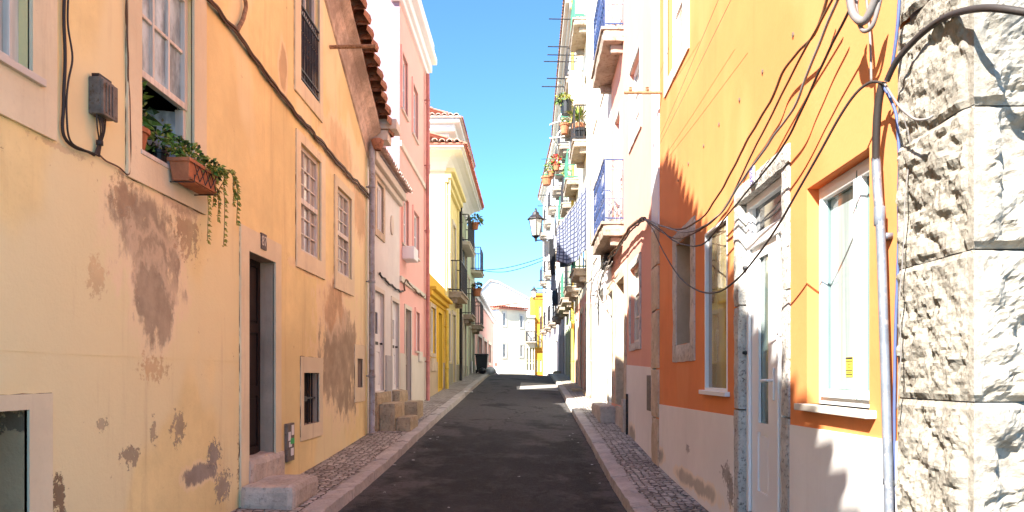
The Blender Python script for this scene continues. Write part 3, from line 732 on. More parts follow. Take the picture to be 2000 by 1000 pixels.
# cornice along the rake: coved, mottled
mb = MB(); ny = 40
prof = [(-.01, -.52), (.025, -.50), (.03, -.40), (.06, -.26), (.12, -.15), (.20, -.08), (.24, -.05), (.24, .02)]
for i in range(ny):
    for (d0, h0), (d1, h1) in zip(prof, prof[1:]):
        y0, y1 = APX+(U1-APX)*i/ny, APX+(U1-APX)*(i+1)/ny
        f_ = lambda y, d, h: fr.p(y, rake(y)+h, d+.010*noise.noise(Vector((y*3, h*9, 1))))
        mb.poly([f_(y0, d0, h0), f_(y1, d0, h0), f_(y1, d1, h1), f_(y0, d1, h1)])
        y0, y1 = U0+(APX-U0)*i/ny, U0+(APX-U0)*(i+1)/ny
        mb.poly([f_(y0, d0, h0), f_(y1, d0, h0), f_(y1, d1, h1), f_(y0, d1, h1)])
mb.build('cornice', 'cornice', H1)
# roof: two slopes with barrel-tile verge stepping down the rake
mb = MB()
for (y0, y1) in ((APX, U1+.25), (APX, U0-.4)):
    z0, z1 = APZ+.03, (rake(U1)-.25*.54+.03 if y1 > APX else rake(U0)-.25+.03)
    q = [fr.p(y, z+t, d) for y, z in ((y0, z0), (y1, z1)) for t in (-.02, .05) for d in (.22, -D-.2)]
    mb.hexa(q)
    n = int(math.hypot(y1-y0, z1-z0)/.25); sl = (z1-z0)/abs(y1-y0)
    for row, (dc, r_) in enumerate(((.30, .125), (.10, .10), (-.14, .10), (-.38, .10), (-.62, .10))):
        for k in range(n):
            t0, t1 = k/n, (k+1.25)/n; j = random.uniform(-.02, .02); jd = random.uniform(-.025, .025)
            A, B = [], []
            for t, rr, lst, dz in ((t1, r_*1.2, A, .13 if row == 0 else .04), (t0, r_*.8, B, -.02)):
                y = y0+(y1-y0)*t; z = z0+(z1-z0)*t+.05+dz+j
                for q_ in range(9):
                    an = -.5+(math.pi+1.0)*q_/8 if row == 0 else math.pi*q_/8
                    lst.append(fr.p(y, z+rr*math.sin(an), dc+jd+rr*math.cos(an)))
            for q_ in range(8): mb.poly([A[q_], A[q_+1], B[q_+1], B[q_]])
            mb.poly(A)
mb.build('roof', 'tile', H1)
# windows
window(H1, fr, *w0, .11, 'wood_white', 'glass_curtain', 2, 3, .075, .03, sill=(.05, 'trim'))
W1 = window(H1, fr, w1[0], w1[1], 2.27, w1[3], .085, 'wood_white', 'glass_blue', 3, 2, .055, .028)
mb = MB(); e = .06    # the outer box frame stays, the lower half is open on a dark room
mb.box(fr, w1[0], w1[0]+.03, w1[2], 2.27, -.125, -.05).box(fr, w1[1]-.05, w1[1], w1[2], 2.27, -.125, -.05)
mb.box(fr, w1[0]-.02, w1[1]+.02, w1[2]-.035, w1[2], -.13, .03)
mb.build('sill', 'wood_white', W1, bevel=.004)
mb = MB(); q = [fr.p(w1[1]-.05, w1[2], -.12), fr.p(w1[1]-.13, w1[2], -.40), fr.p(w1[1]-.13, 2.25, -.40), fr.p(w1[1]-.05, 2.25, -.12)]
mb.hexa([q[0], q[0]+Vector((-.03, .02, 0)), q[3], q[3]+Vector((-.03, .02, 0)), q[1], q[1]+Vector((-.03, .02, 0)), q[2], q[2]+Vector((-.03, .02, 0))])
mb.build('shutter', 'glass_blue', W1)
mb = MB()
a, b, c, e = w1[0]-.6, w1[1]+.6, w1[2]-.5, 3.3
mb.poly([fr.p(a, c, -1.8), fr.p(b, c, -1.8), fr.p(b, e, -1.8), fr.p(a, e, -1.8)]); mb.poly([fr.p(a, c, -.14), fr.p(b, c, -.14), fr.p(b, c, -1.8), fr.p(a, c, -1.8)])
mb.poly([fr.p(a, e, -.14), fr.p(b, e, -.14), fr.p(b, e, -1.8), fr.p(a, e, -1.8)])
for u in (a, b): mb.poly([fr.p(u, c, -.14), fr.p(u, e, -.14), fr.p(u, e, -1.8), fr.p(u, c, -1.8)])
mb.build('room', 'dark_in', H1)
m2 = (w2[2]+w2[3])/2-.02; m3 = (w3[2]+w3[3])/2-.02
window(H1, fr, *w2, .08, 'wood_white', 'glass_curtain', 3, 6, .05, .022, meet=m2)
window(H1, fr, *w3, .08, 'wood_white', 'glass_curtain', 3, 6, .05, .022, meet=m3)
W4 = window(H1, fr, *w4, .09, 'wood_white', 'glass_dark', 2, 4, .06, .03)
mb = MB(); zt = w4[2]+.98
for z in (w4[2]+.05, w4[2]+.16, zt-.11, zt): mb.box(fr, w4[0], w4[1], z-.012, z+.012, -.012, .012)
for k in range(12):
    u = w4[0]+(w4[1]-w4[0])*(k+.5)/12; mb.tube([fr.p(u, w4[2]+.02, 0), fr.p(u, w4[2]+.3, 0), fr.p(u, w4[2]+.5, 0), fr.p(u, zt, 0)], [.007, .007, .012, .007], 5)
mb.build('guard_rail', 'iron', W4)
# low openings
mb = MB(); mb.box(fr, v5[0], v5[1], v5[2], v5[3], -.14, -.115); v = mb.build('vent', 'dark_in', H1)
mb = MB(); u = v5[0]+.17
mb.tube([fr.p(u, v5[2], -.05), fr.p(u, v5[3], -.05)], .018, 6).tube([fr.p(u+.18, v5[2], -.05), fr.p(u+.18, v5[3], -.05)], .014, 6).tube([fr.p(u+.36, v5[2], -.05), fr.p(u+.36, v5[3], -.05)], .014, 6).tube([fr.p(v5[0], (v5[2]+v5[3])/2, -.05), fr.p(v5[1]-.02, (v5[2]+v5[3])/2, -.05)], .016, 6)
mb.box(fr, u-.03, u+.10, (v5[2]+v5[3])/2-.035, (v5[2]+v5[3])/2+.03, -.07, -.03)
mb.build('bar', 'iron', v)
MB().box(fr, v6[0], v6[1], v6[2], v6[3], -.22, -.2).build('vent', 'jamb_grey', H1)
MB().box(fr, w7[0], w7[1], w7[2], w7[3], -.28, -.26).build('cellar_door', 'door_grey', H1)
# door with a deep reveal, threshold, number
DD = door(H1, fr, dr[0]-.02, dr[1]+.02, dr[2], dr[3]+.02, .20, 'door_dark', panels=((.12, .88, .04, .3), (.12, .88, .35, .62), (.12, .88, .67, .96)), handle=True)
mb = MB(); mb.rough(fr, dr[0]-.02, dr[1]+.28, -1.62, dr[2]+.01, -.22, .05, .07, .016, 5, .03); mb.build('threshold', 'step', H1)
c = fr.p((L(504, 0)[0]+L(516, 0)[0])/2, L(510, 472)[1], 0)
MB().box(fr, c.y-.075, c.y+.075, c.z-.085, c.z+.085, .015, .034).build('number_plate', 'plate_dark', H1)
text('house_number', '87', H1, fr.p(c.y, c.z, .0355), .15, fr, 'trim')
drainpipe(H1, fr, 12.74, -1.02, 4.02, .052, 'zinc', .05, top=.2)
mb = MB(); mb.lathe(fr.p(12.74, 4.12, .2), [(.06, -.12), (.11, -.02), (.12, .05), (.08, .08)], 10); mb.build('gutter_spout', 'tile', H1, smooth=True)
# ---------------------------------------------------------------- small white house
H2 = thing('house', 'narrow white house with two white panelled doors, squeezed between ochre and pink houses', 'house', (XL, 14.4, -1.0))
A, B = 12.86, 16.0; ze = 3.98
d1 = (L(731, 0)[0], L(749, 0)[0], -.30, L(731, 566)[1]); d2 = (L(765, 0)[0], L(778, 0)[0], -.30, L(765, 582)[1]-.05)
lw2 = (L(734, 0)[0], L(747, 0)[0], L(747, 458)[1], L(734, 352)[1])
mb = MB(); front(mb, fr, A, B, -1.6, ze, [d1+(.12,), d2+(.12,), lw2+(.12,)]); shell(mb, fr, A, B, -1.6, ze, 5); mb.build('wall', 'white', H2)
for d in (d1, d2):
    q = door(H2, fr, *d, .10, 'door_white', panels=((.14, .86, .06, .40),), glass_=((.32, .68, .58, .80),), gmat='glass_dark', handle=False, sur=(.09, 'trim', .02))
    h = MB(); u, z = (d[0]+d[1])/2, d[2]+.92; h.box(fr, u-.13, u+.13, z-.03, z+.03, -.056, -.044); h.tube([fr.p(d[1]-.1, z, -.05), fr.p(d[1]-.1, z, .0)], .02, 6); h.build('handle', 'iron', q)
window(H2, fr, *lw2, .08, 'pvc', 'glass_dark', 1, 1, .06, sur=(.14, 'stonewarm', .03), mull=(lw2[0]+.36, lw2[0]+.43))
mb = MB(); mb.box(fr, A+.01, B, ze-.10, ze+.06, -.05, .16).box(fr, A+.01, B, ze-.22, ze-.10, -.05, .08); mb.build('eave_moulding', 'trim', H2, bevel=.02)
mb = MB(); tile_eave(mb, fr, A+.02, B-.02, ze+.08, .30, 3.2, 1.1, .17, .066, 6); mb.poly([fr.p(A, ze+.07, .2), fr.p(B, ze+.07, .2), fr.p(B, ze+1.15, -3.1), fr.p(A, ze+1.15, -3.1)]); mb.build('roof', 'tile_pale', H2)
mb = MB(); mb.lathe((0, 0, 0), [(.0, 0), (.16, .0), (.17, .02), (.15, .035), (.11, .02), (0, .02)], 14)
for v_ in mb.v: v_.xyz = (XL+v_.z, 15.05+v_.x*.8, (CY-440)/F*15.05+v_.y*1.25)
mb.build('medallion', 'trim', H2, smooth=True)
mb = MB(); mb.rough(fr, d1[1]+.1, d2[0]-.1, -1.2, .42, -.02, .05, .1, .012, 4, .02); mb.build('pilaster', 'greywall', H2)
s = MB().box(fr, d1[1]+.3, d1[1]+.46, -.62, -.36, .048, .062).build('sticker', 'green_sticker', H2)
mb = MB()
mb.rough(fr, 13.15, 14.55, -1.25, -.31, -.02, .12, .1, .016, 4, .03); mb.rough(fr, 13.25, 14.35, -1.3, -.52, .12, .42, .08, .014, 4, .018); mb.rough(fr, 13.3, 14.25, -1.3, -.78, .42, .70, .08, .014, 4, .018)
mb.rough(fr, 15.0, 16.0, -1.2, -.31, -.02, .2, .1, .016, 4, .03); mb.rough(fr, 15.05, 15.95, -1.2, -.55, .2, .55, .08, .014, 4, .018)
mb.build('doorstep', 'stepmoss', H2)
mb = MB(); mb.rough(fr, 12.86, 13.30, 4.42, 4.62, -.6, .52, .1, .012, 4, .02); mb.rough(fr, 12.88, 13.26, 4.22, 4.42, -.6, .36, .1, .01, 4, .02); mb.rough(fr, 12.9, 13.22, 3.96, 4.22, -.6, .16, .1, .01, 4, .02)
mb.build('cornice_return', 'trim', H2)
# ---------------------------------------------------------------- pink house
H3 = thing('house', 'three storey salmon pink house with white cornice and red downpipe on the shaded side', 'house', (XL, 18, -.9))
A, B, zt = 16.0, 20.18, 9.3
pd = (L(791, 0)[0], L(802, 0)[0], -.62, L(791, 602)[1]); pw0 = (L(811, 0)[0], L(818, 0)[0], .62, 1.62)
pw = [(16.35, 17.1, 3.02, 4.12), (17.85, 18.7, 3.02, 4.12), (16.25, 16.95, 6.05, 7.35), (17.75, 18.5, 6.0, 7.25)]
mb = MB(); front(mb, fr, A, B, -1.5, zt, [pd+(.14, 1), pw0+(.12,)]+[w+(.12,) for w in pw]); mb.build('wall', ['pink_l', 'trim'], H3)
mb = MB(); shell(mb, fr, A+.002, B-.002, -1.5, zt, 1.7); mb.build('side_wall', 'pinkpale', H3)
for w in pw: window(H3, fr, *w, .10, 'pvc', 'glass_curtain' if w[2] < 5 else 'glass_dark', 2, 2, .06, .03, sur=(.11, 'pink_l', .03), sill=(.05, 'trim'))
window(H3, fr, *pw0, .10, 'pvc', 'glass_curtain', 1, 2, .06, .03, sur=(.10, 'pink_l', .03), sill=(.05, 'trim'))
door(H3, fr, *pd, .12, 'door_grey', panels=((.15, .85, .05, .4),), glass_=((.2, .8, .5, .78),), gmat='glass_dark', sur=(.10, 'trim', .02))
for z in (5.12, 2.1): MB().box(fr, A+.003, 19.98, z, z+.13, -.01, .05).build('string_course', 'trim', H3, bevel=.01)
mb = MB(); front(mb, fr, A+.003, B-.003, -1.5, .5, [(pd[0]-.1, pd[1]+.1, -1.6, .6, -.02)], .015); mb.build('plinth', 'trim', H3)
mb = MB()
for z0, z1, d in ((8.35, 8.5, .08), (8.5, 8.72, .16), (8.72, 8.9, .30), (8.9, 9.3, .22)): mb.box(fr, A-.12, B, z0, z1, -.2, d)
mb.build('cornice', 'white2', H3, bevel=.02)
drainpipe(H3, fr, 19.75, -.7, 8.3, .05, 'pipe_red', .05)
drainpipe(H3, fr, 19.98, -.7, 8.3, .035, 'pipe_red', .05)
MB().box(fr, L(785, 0)[0], L(798, 0)[0]-.3, L(790, 510)[1], L(790, 485)[1], 0, .28).build('air_conditioner', 'white2', H3, bevel=.02)
MB().box(fr, 18.55, 19.1, .35, .62, .01, .06).build('letter_box', 'trim', H3, bevel=.01)
# ---------------------------------------------------------------- low yellow house
H4 = thing('house', 'low single storey strong yellow house with moulded cornice beside the pink house', 'house', (XL, 22, -.6))
A, B, zt = 20.2, 24.48, 2.96
yw = (20.95, 21.95, .66, 2.02); yd = (22.65, 23.6, -.42, 2.0)
mb = MB(); front(mb, fr, A, B, -1.2, zt, [yw+(.14,), yd+(.16,)]); shell(mb, fr, A, B, -1.2, zt, 4.5); mb.build('wall', 'yellow', H4)
window(H4, fr, *yw, .11, 'pvc', 'glass_dark', 2, 2, .06, .03, sur=(.12, 'stonewarm', .03))
MB().box(fr, 20.9, 22.0, .12, .52, -.01, .05).build('panel', 'stonewarm', H4, bevel=.02)
door(H4, fr, *yd, .14, 'door_grey', glass_=((.3, .7, .55, .9),), panels=((.2, .8, .05, .45),), gmat='glass_dark', sur=(.12, 'yellow', .03))
mb = MB()
for z0, z1, d in ((2.18, 2.28, .06), (2.28, 2.42, .16), (2.42, 2.52, .28)): mb.box(fr, A, B, z0, z1, -.02, d)
mb.build('cornice', 'yellow', H4, bevel=.02)
mb = MB(); front(mb, fr, A+.003, B-.003, -1.2, .42, [(yd[0]-.12, yd[1]+.12, -1.3, .6, -.02)], .016); mb.build('plinth', 'sand', H4)
drainpipe(H4, fr, 24.2, -.6, 2.2, .06, 'pipe_yellow', .05)
# ---------------------------------------------------------------- tall cream house with deep eaves
H5 = thing('house', 'tall cream and lemon house with deep white coved eaves and red roof edge', 'house', (XL, 28, -.4))
A, B, zt = 24.5, 33.0, 7.35
cw = [(25.0, 26.0, 3.2, 5.7), (26.9, 27.9, 3.2, 5.7), (29.6, 30.5, 3.5, 5.9), (31.4, 32.3, 3.5, 5.9), (25.1, 26.0, .5, 2.2), (26.8, 27.8, -.35, 2.3), (29.9, 30.9, -.25, 2.5), (31.6, 32.4, -.2, 2.4)]
mb = MB(); front(mb, fr, A, 28.9, -1, zt, [w+(.14,) for w in cw if w[0] < 28]); mb.build('wall', 'yellowpale', H5)
mb = MB(); front(mb, fr, 28.9, B, -1, zt, [w+(.14,) for w in cw if w[0] > 28]); mb.build('wall', 'creamgreen', H5)
mb = MB(); shell(mb, fr, A+.002, B-.002, -1, zt, 5.5); mb.build('side_wall', 'cream', H5)
for w in cw:
    if w[2] > .2: window(H5, fr, *w, .12, 'pvc', 'glass_curtain' if w[0] < 28 else 'glass_dark', 2, 3, .07, .03, sur=(.14, 'trim', .04), sill=(.05, 'trim'))
    else: door(H5, fr, *w, .12, 'door_green' if w[0] > 29 else 'door_grey', sur=(.14, 'trim', .04), panels=((.15, .85, .05, .45), (.15, .85, .5, .95)))
for (u0, u1) in ((29.2, 29.56), (30.54, 30.9), (31.0, 31.36), (32.34, 32.7)):
    mb = MB(); mb.box(fr, u0, u1, 3.5, 5.9, .005, .05)
    for k in range(16): mb.box(fr, u0+.04, u1-.04, 3.6+k*.14, 3.68+k*.14, .045, .062)
    mb.build('shutter', 'door_green', H5)
mb = MB()
for u in (24.66, 28.72): mb.box(fr, u-.12, u+.12, .45, 6.6, -.02, .07)
for z0, z1, d in ((6.6, 6.75, .12), (6.75, 6.95, .22), (6.95, 7.1, .34)): mb.box(fr, A, 28.9, z0, z1, -.02, d)
mb.build('pilaster', 'yellowpale', H5, bevel=.02)
mb = MB()                                   # coved soffit carried round the near corner
def ring(pr0, pr1):
    (d0, z0), (d1, z1) = pr0, pr1
    X0, X1 = XL+d0, XL+d1; Y0, Y1 = A-d0, A-d1
    mb.poly([(X0, Y0, z0), (X0, B, z0), (X1, B, z1), (X1, Y1, z1)]); mb.poly([(X0, Y0, z0), (-8.5, Y0, z0), (-8.5, Y1, z1), (X1, Y1, z1)])
cv = [(0.0, 6.98), (.04, 7.0), (.06, 7.12), (.12, 7.27), (.22, 7.4), (.36, 7.49), (.52, 7.53), (.62, 7.53), (.62, 7.60), (.70, 7.60), (.70, 7.66)]
for p0, p1 in zip(cv, cv[1:]): ring(p0, p1)
mb.build('eave_cove', 'white2', H5)
mb = MB(); mb.xbox(-8.5, XL+.74, A-.74, B+.2, 7.665, 7.72)
tile_eave(mb, fr, A-.5, B+.2, 7.74, .80, 2.6, .8, .24, .09, 4)
mb.m = 1; tile_eave(mb, Fr(-8.4, A, 1, 0, 0, -1), 0, 6.1, 7.74, .80, 2.0, .22, .24, .09, 3)
mb.poly([(XL+.7, A-.7, 7.73), (XL+.7, B+.2, 7.73), (-5.4, B+.2, 8.2), (-5.4, A+2.5, 8.2)]); mb.poly([(XL+.7, A-.7, 7.73), (-8.5, A-.7, 7.73), (-8.5, A+2.5, 8.2), (-5.4, A+2.5, 8.2)])
mb.build('roof', ['tile_red', 'tile_pale'], H5)
mb = MB(); front(mb, Fr(-3.62, 0, 0, 1, 1, 0), 31.2, 38.0, 7.7, 11.0, []); mb.poly([(-3.62, 31.2, 7.7), (-9, 31.2, 7.7), (-9, 31.2, 11), (-3.62, 31.2, 11)])
mb.poly([(-9, 31.2, 7.7), (-9, 38, 7.7), (-9, 38, 11), (-9, 31.2, 11)]); mb.poly([(-9, 38, 7.7), (-3.62, 38, 7.7), (-3.62, 38, 11), (-9, 38, 11)]); mb.poly([(-9, 31.2, 11), (-3.62, 31.2, 11), (-3.62, 38, 11), (-9, 38, 11)])
mb.build('attic_wall', 'creamgreen', H5)
mb = MB()
for d0, d1, z0, z1 in ((.0, .12, 10.2, 10.5), (.12, .4, 10.5, 10.8), (.4, .62, 10.8, 10.98)):
    mb.xbox(-9.2, -3.62+d1, 31.2-d1, 38.1, z0, z1)
mb.build('attic_cove', 'white2', H5, bevel=.05)
mb = MB(); tile_eave(mb, Fr(-3.62, 0, 0, 1, 1, 0), 30.8, 38.1, 11.05, .74, 2.6, .8, .26, .10, 4); mb.m = 1; tile_eave(mb, Fr(-9.2, 31.2, 1, 0, 0, -1), 0, 6.2, 11.05, .74, 2.2, .25, .26, .10, 3)
mb.xbox(-9.2, -3.62+.7, 31.2-.7, 38.1, 10.985, 11.05)
mb.build('attic_roof', ['tile_red', 'tile_pale'], H5)
balcony(H5, fr, 25.7, 28.2, 2.78, .47, .24, 'slab', 'iron', 1.1, bar=.013)
balcony(H5, fr, 29.4, 32.6, 5.0+.35, .42, .16, 'trim', 'iron', 1.1, corbel=False, bar=.013)
balcony(H5, fr, 30.9, 32.9, 2.42, .42, .22, 'slab', 'iron', 1.1, bar=.013)
drainpipe(H5, fr, 28.95, -.4, 6.9, .06, 'black_paint', .06)
mb = MB(); front(mb, fr, A+.003, B-.003, -1, .42, [(w[0]-.16, w[1]+.16, -1.1, .6, -.03) for w in cw if w[2] < .2], .045); mb.build('plinth', 'mossplinth', H5)
drainpipe(H5, fr, 24.62, 3.0, 7.0, .05, 'cream', .09)
# ---------------------------------------------------------------- pale green house with upper balcony
H6 = thing('house', 'narrow pale green house with railed balconies just before the low pink building', 'house', (XL, 35.4, -.1))
A, B, zt = 33.0, 38.0, 7.0
gw = [(35.6, 36.6, 5.2, 6.8), (35.6, 36.6, 2.5, 4.5), (34.0, 35.0, .0, 2.3), (36.3, 37.2, .1, 2.3), (33.6, 34.4, 3.0, 4.6)]
mb = MB(); front(mb, fr, A, B, -.8, zt, [w+(.14,) for w in gw]); shell(mb, fr, A, B, -.8, zt, 5); mb.build('wall', 'creamgreen', H6)
for w in gw:
    if w[2] > 1: window(H6, fr, *w, .12, 'pvc', 'glass_dark', 2, 2, .07, .03, sur=(.12, 'trim', .03))
    else: door(H6, fr, *w, .12, 'door_green', sur=(.14, 'trim', .04))
balcony(H6, fr, 35.2, 37.2, 5.02, .52, .18, 'trim', 'iron_blue', 1.1, corbel=False, bar=.014)
balcony(H6, fr, 35.2, 37.2, 2.28, .52, .22, 'slab', 'iron', 1.1, bar=.014)
# ---------------------------------------------------------------- low pink building
H7 = thing('house', 'long low pink building with white sloping roof edge and three tall openings near the crest', 'house', (XL, 47, 0))
A, B, zt = 38.0, 58.0, 4.35
ow = [(39.8, 43.2, .9, 2.2), (45.0, 48.0, .9, 2.2), (49.8, 53.0, .9, 2.2)]
mb = MB(); front(mb, fr, A, B, -2.5, zt, [w+(.3,) for w in ow]); shell(mb, fr, A, B, -2.5, zt, 6); mb.build('wall', 'pink_l', H7)
for w in ow: window(H7, fr, *w, .2, 'greywall', 'glass_dark', 3, 1, .1, .1, sur=(.2, 'trim', .05))
mb = MB(); mb.box(fr, A, B+.2, zt, zt+.22, -6.2, .25).box(fr, A, B+.1, zt-.25, zt, -.02, .1); mb.build('roof', 'white2', H7, bevel=.02)
mb = MB(); front(mb, fr, A+.003, B, -2.5, .55, [], .02); mb.build('plinth', 'trim', H7)
# ---------------------------------------------------------------- RIGHT: rough stone corner
fr = FR
S0 = thing('stone_building', 'corner building of rough rock-faced limestone blocks in full sun', 'building', (2.4, 3.2, -1.7))
SX, SY = 1.83, 2.955; END = 3.565
def rockblock(z0, z1, seed, split=0):
    la, lb = END-SY, 1.5; na, nb, nz = 50, 70, max(10, int((z1-z0)/.0135)); mb = MB()
    sd = Vector((seed*13.7, seed*5.1, 0)); rr = random.Random(seed); tilt = rr.uniform(.0, .02)
    def P(i, j):
        z = z0+(z1-z0)*j/nz; e = min(z-z0, z1-z)+.006*noise.noise(Vector((i*.15, z*9, seed)))
        if i <= na: s = la*(1-i/na); x, y, n_ = SX, SY+s, Vector((-1, 0, 0)); q = Vector((0, y, z))
        else: s = lb*((i-na)/nb)**1.35; x, y, n_ = SX+s, SY, Vector((0, -1, 0)); q = Vector((x*1.0, .0, z))
        arr = min(1, max(0, (s-.035)/.03)); ed = min(1, max(0, e/.03)); ed = ed*ed*(3-2*ed)
        far = min(1, max(0, ((la-s)/.04))) if i <= na else 1
        q2 = q+sd
        a = noise.fractal(q2*2.4, .9, 2.2, 4); d = noise.voronoi(q2*Vector((4.5, 4.5, 6.5))+Vector((a*.6, a*.6, a*.8)))[0]; d2 = noise.voronoi(q2*15.0)[0]
        chip = max(0, noise.fractal(q2*5.5, .8, 2.1, 4)-.12)
        h = .030*a+.050*(d[1]-d[0])-.055*chip+.009*(d2[1]-d2[0])+.006*noise.fractal(q2*30, .6, 2, 4)+.004*noise.fractal(q2*75, .6, 2, 2)
        if i > na: h = 1.3*h-.16*max(0, noise.fractal(Vector((x*3.0+seed*3.1, seed, z*3.6)), .9, 2.1, 4)-.02)*min(1, max(0, (s-.09)/.05))
        h = max(-.075 if i > na else -.03, min(.05, h))
        if split and i <= na: g = min(1, abs(s-split+.02*noise.noise(q2*6))/.012); ed *= .5+.5*g
        gr = .026 if i > na else .009
        h = (.004+h*.85)*arr*(ed if i > na else .5+.5*ed)*far+(ed-1)*gr
        if i == na: return Vector((SX, SY, z))+Vector((-1, -1, 0))*((ed-1)*.012+.003*noise.noise(q2*40))
        return Vector((x, y, z))+n_*h
    w = nz+1
    for i in range(na+nb+1):
        for j in range(nz+1): mb.v.append(P(i, j))
    for i in range(na+nb):
        for j in range(nz): mb.f.append((i*w+j, (i+1)*w+j, (i+1)*w+j+1, i*w+j+1)); mb.mi.append(0)
    return mb.build('stone_block', 'rock', S0)
zs = [-1.9, -1.42, -.76, -.112, .523, 1.12, 1.72, 2.35]
for k, (a, b) in enumerate(zip(zs, zs[1:])): rockblock(a+.003, b-.003, k+3, .30 if k % 2 else 0)
mb = MB(); mb.xbox(SX+.05, 9, SY+.06, END-.02, -2.2, 7); mb.build('wall', 'greywall', S0)
# ---------------------------------------------------------------- orange house
O1 = thing('house', 'freshly painted orange house with white plinth, white window and stone-framed glazed door', 'house', (XR, 7, -1.4))
A, B, zt = 3.60, 10.56, 9.0
r1 = (R(1698, 0)[0], R(1576, 0)[0], -.19, 1.25); rd = (5.28, 5.99, -1.22, 1.517); r2 = (R(1421, 0)[0], R(1377, 0)[0], -.155, 1.50); r3 = (8.27, 9.07, .38, 1.64); r4 = (8.52, 9.70, 3.98, 6.4)
mb = MB(); front(mb, fr, A, B, -2, zt, [r1+(.14,), (5.12, 6.49, -1.9, 1.67, .27), r2+(.05,), r3+(.28, 1), r4+(.14,)]); shell(mb, fr, A, B, -2, zt, 7); mb.build('wall', ['orange_r', 'jamb_grey'], O1)
def sloped(u0, u1, d):
    mb = MB(); zt_ = lambda u: -.335-(u-3.8)*.0125
    mb.hexa([fr.p(u, z, dd) for u in (u0, u1) for z in (-2, zt_(u)) for dd in (-.02, d)]); return mb
sloped(A+.002, 5.105, .012).build('plinth', 'plinth_r', O1); sloped(6.505, 10.26, .012).build('plinth', 'plinth_r', O1)
# white plastic window, two leaves
W = window(O1, fr, *r1, .13, 'pvc', 'glass_pale', 1, 1, .045, sill=(.06, 'trim'))
mb = MB(); um = r1[0]+.29; fw = .05
for (a, b) in ((r1[0]+.045, um), (um, r1[1]-.045)):
    z0, z1 = r1[2]+.045, r1[3]-.045
    mb.box(fr, a+.003, a+fw, z0, z1, -.12, -.062).box(fr, b-fw, b-.003, z0, z1, -.12, -.062).box(fr, a+fw, b-fw, z0, z0+fw, -.12, -.062).box(fr, a+fw, b-fw, z1-fw, z1, -.12, -.062)
mb.build('sash', 'pvc', W, bevel=.006)
mb = MB()
for (a, b) in ((r1[0]+.045, um), (um, r1[1]-.045)):
    z0, z1 = r1[2]+.045+fw, r1[3]-.045-fw
    for q_ in ((a+fw, a+fw+.007, z0, z1), (b-fw-.007, b-fw, z0, z1), (a+fw+.007, b-fw-.007, z0, z0+.007), (a+fw+.007, b-fw-.007, z1-.007, z1)): mb.box(fr, *q_, -.115, -.10)
mb.box(fr, um-.003, um+.003, z0-fw, z1+fw, -.115, -.0605); mb.build('gasket', 'glass_teal', W)
u = 4.425
Z = lambda z: -.01+(z-.02)*.72
mb = MB(); mb.box(fr, u-.045, u+.052, Z(.02), Z(.19), -.116, -.1135); s = mb.build('sticker', 'yellow_sticker', W)
mb = MB(); mb.box(fr, u-.043, u+.05, Z(.172), Z(.188), -.113, -.1125).box(fr, u-.043, u+.05, Z(.150), Z(.156), -.113, -.1125).box(fr, u-.043, u+.05, Z(.072), Z(.080), -.113, -.1125).box(fr, u-.043, u+.05, Z(.038), Z(.048), -.113, -.1125)
mb.box(fr, u-.02, u+.02, Z(.098), Z(.103), -.113, -.1125).box(fr, u-.02, u+.02, Z(.125), Z(.13), -.113, -.1125).box(fr, u+.016, u+.021, Z(.1), Z(.127), -.113, -.1125).box(fr, u-.035, u+.04, Z(.056), Z(.061), -.113, -.1125); mb.build('print', 'ink', s)
# stone-framed door
DP = .13
mb = MB()
for a, b in ((6.35, 6.50), (5.115, 5.28)):
    zz = -1.9
    for z in (-.30, .62, 1.517): mb.rough(fr, a, b, zz, z-.004, -.27, .018, .045, .010, 6, .010); zz = z
mb.rough(fr, 5.115, 6.50, 1.517, 1.672, -.27, .020, .045, .010, 6, .012)
mb.rough(fr, 5.2, 6.4, -1.9, -1.20, -.3, .05, .08, .014, 5, .025)
mb.build('door_surround', 'speck', O1)
q = lambda y0, y1: ((y0-5.30)/1.03, (y1-5.30)/1.03)
Dr = door(O1, fr, 5.30, 6.33, -1.195, 1.10, DP, 'pvc', panels=(q(5.85, 6.12)+(.09, .31), q(5.36, 5.52)+(.09, .31)), glass_=(q(5.85, 6.10)+(.345, .955), q(5.36, 5.52)+(.345, .955)), gmat='glass_teal', handle=False)
f = MB(); d1 = -DP+.045
f.box(fr, 6.285, 6.345, -1.195, 1.10, d1+.002, d1+.03).box(fr, 5.565, 5.60, -1.195, 1.10, d1+.002, d1+.022)
f.box(fr, 5.29, 6.345, 1.10, 1.20, -DP, d1+.03).box(fr, 5.29, 6.345, 1.45, 1.517, -DP, d1+.03).box(fr, 6.27, 6.345, 1.20, 1.45, -DP, d1+.03).box(fr, 5.29, 5.36, 1.20, 1.45, -DP, d1+.03).box(fr, 6.235, 6.27, 1.20, 1.45, -DP, d1+.01)
f.build('door_frame', 'pvc', Dr, bevel=.006)
MB().box(fr, 5.33, 6.26, 1.19, 1.46, -DP+.005, -DP+.025).build('transom_pane', 'glass_dark', Dr)
mb = MB(); u = 5.72; d2 = d1
mb.box(fr, u-.022, u+.022, -.20, .06, d2+.001, d2+.014).tube([fr.p(u, -.04, d2+.01), fr.p(u, -.04, d2+.06), fr.p(u+.05, -.042, d2+.065), fr.p(u+.12, -.045, d2+.062)], .012, 8); mb.build('handle', 'pvc', Dr, bevel=.004)
mb = MB()
for z in (.95, .20):
    for dd in (0, .02): mb.lathe(fr.p(6.345, z, -.05-dd), [(0, -.02), (.028, -.012), (.03, 0), (.028, .012), (0, .02)], 8)
mb.build('fixing', 'iron', O1)
c = R(1477, 345)
mb = MB(); mb.box(fr, c[0]-.05, c[0]+.05, c[1]-.075, c[1]+.075, .025, .04); pl = mb.build('number_plate', 'enamel', O1, bevel=.003)
mb = MB()
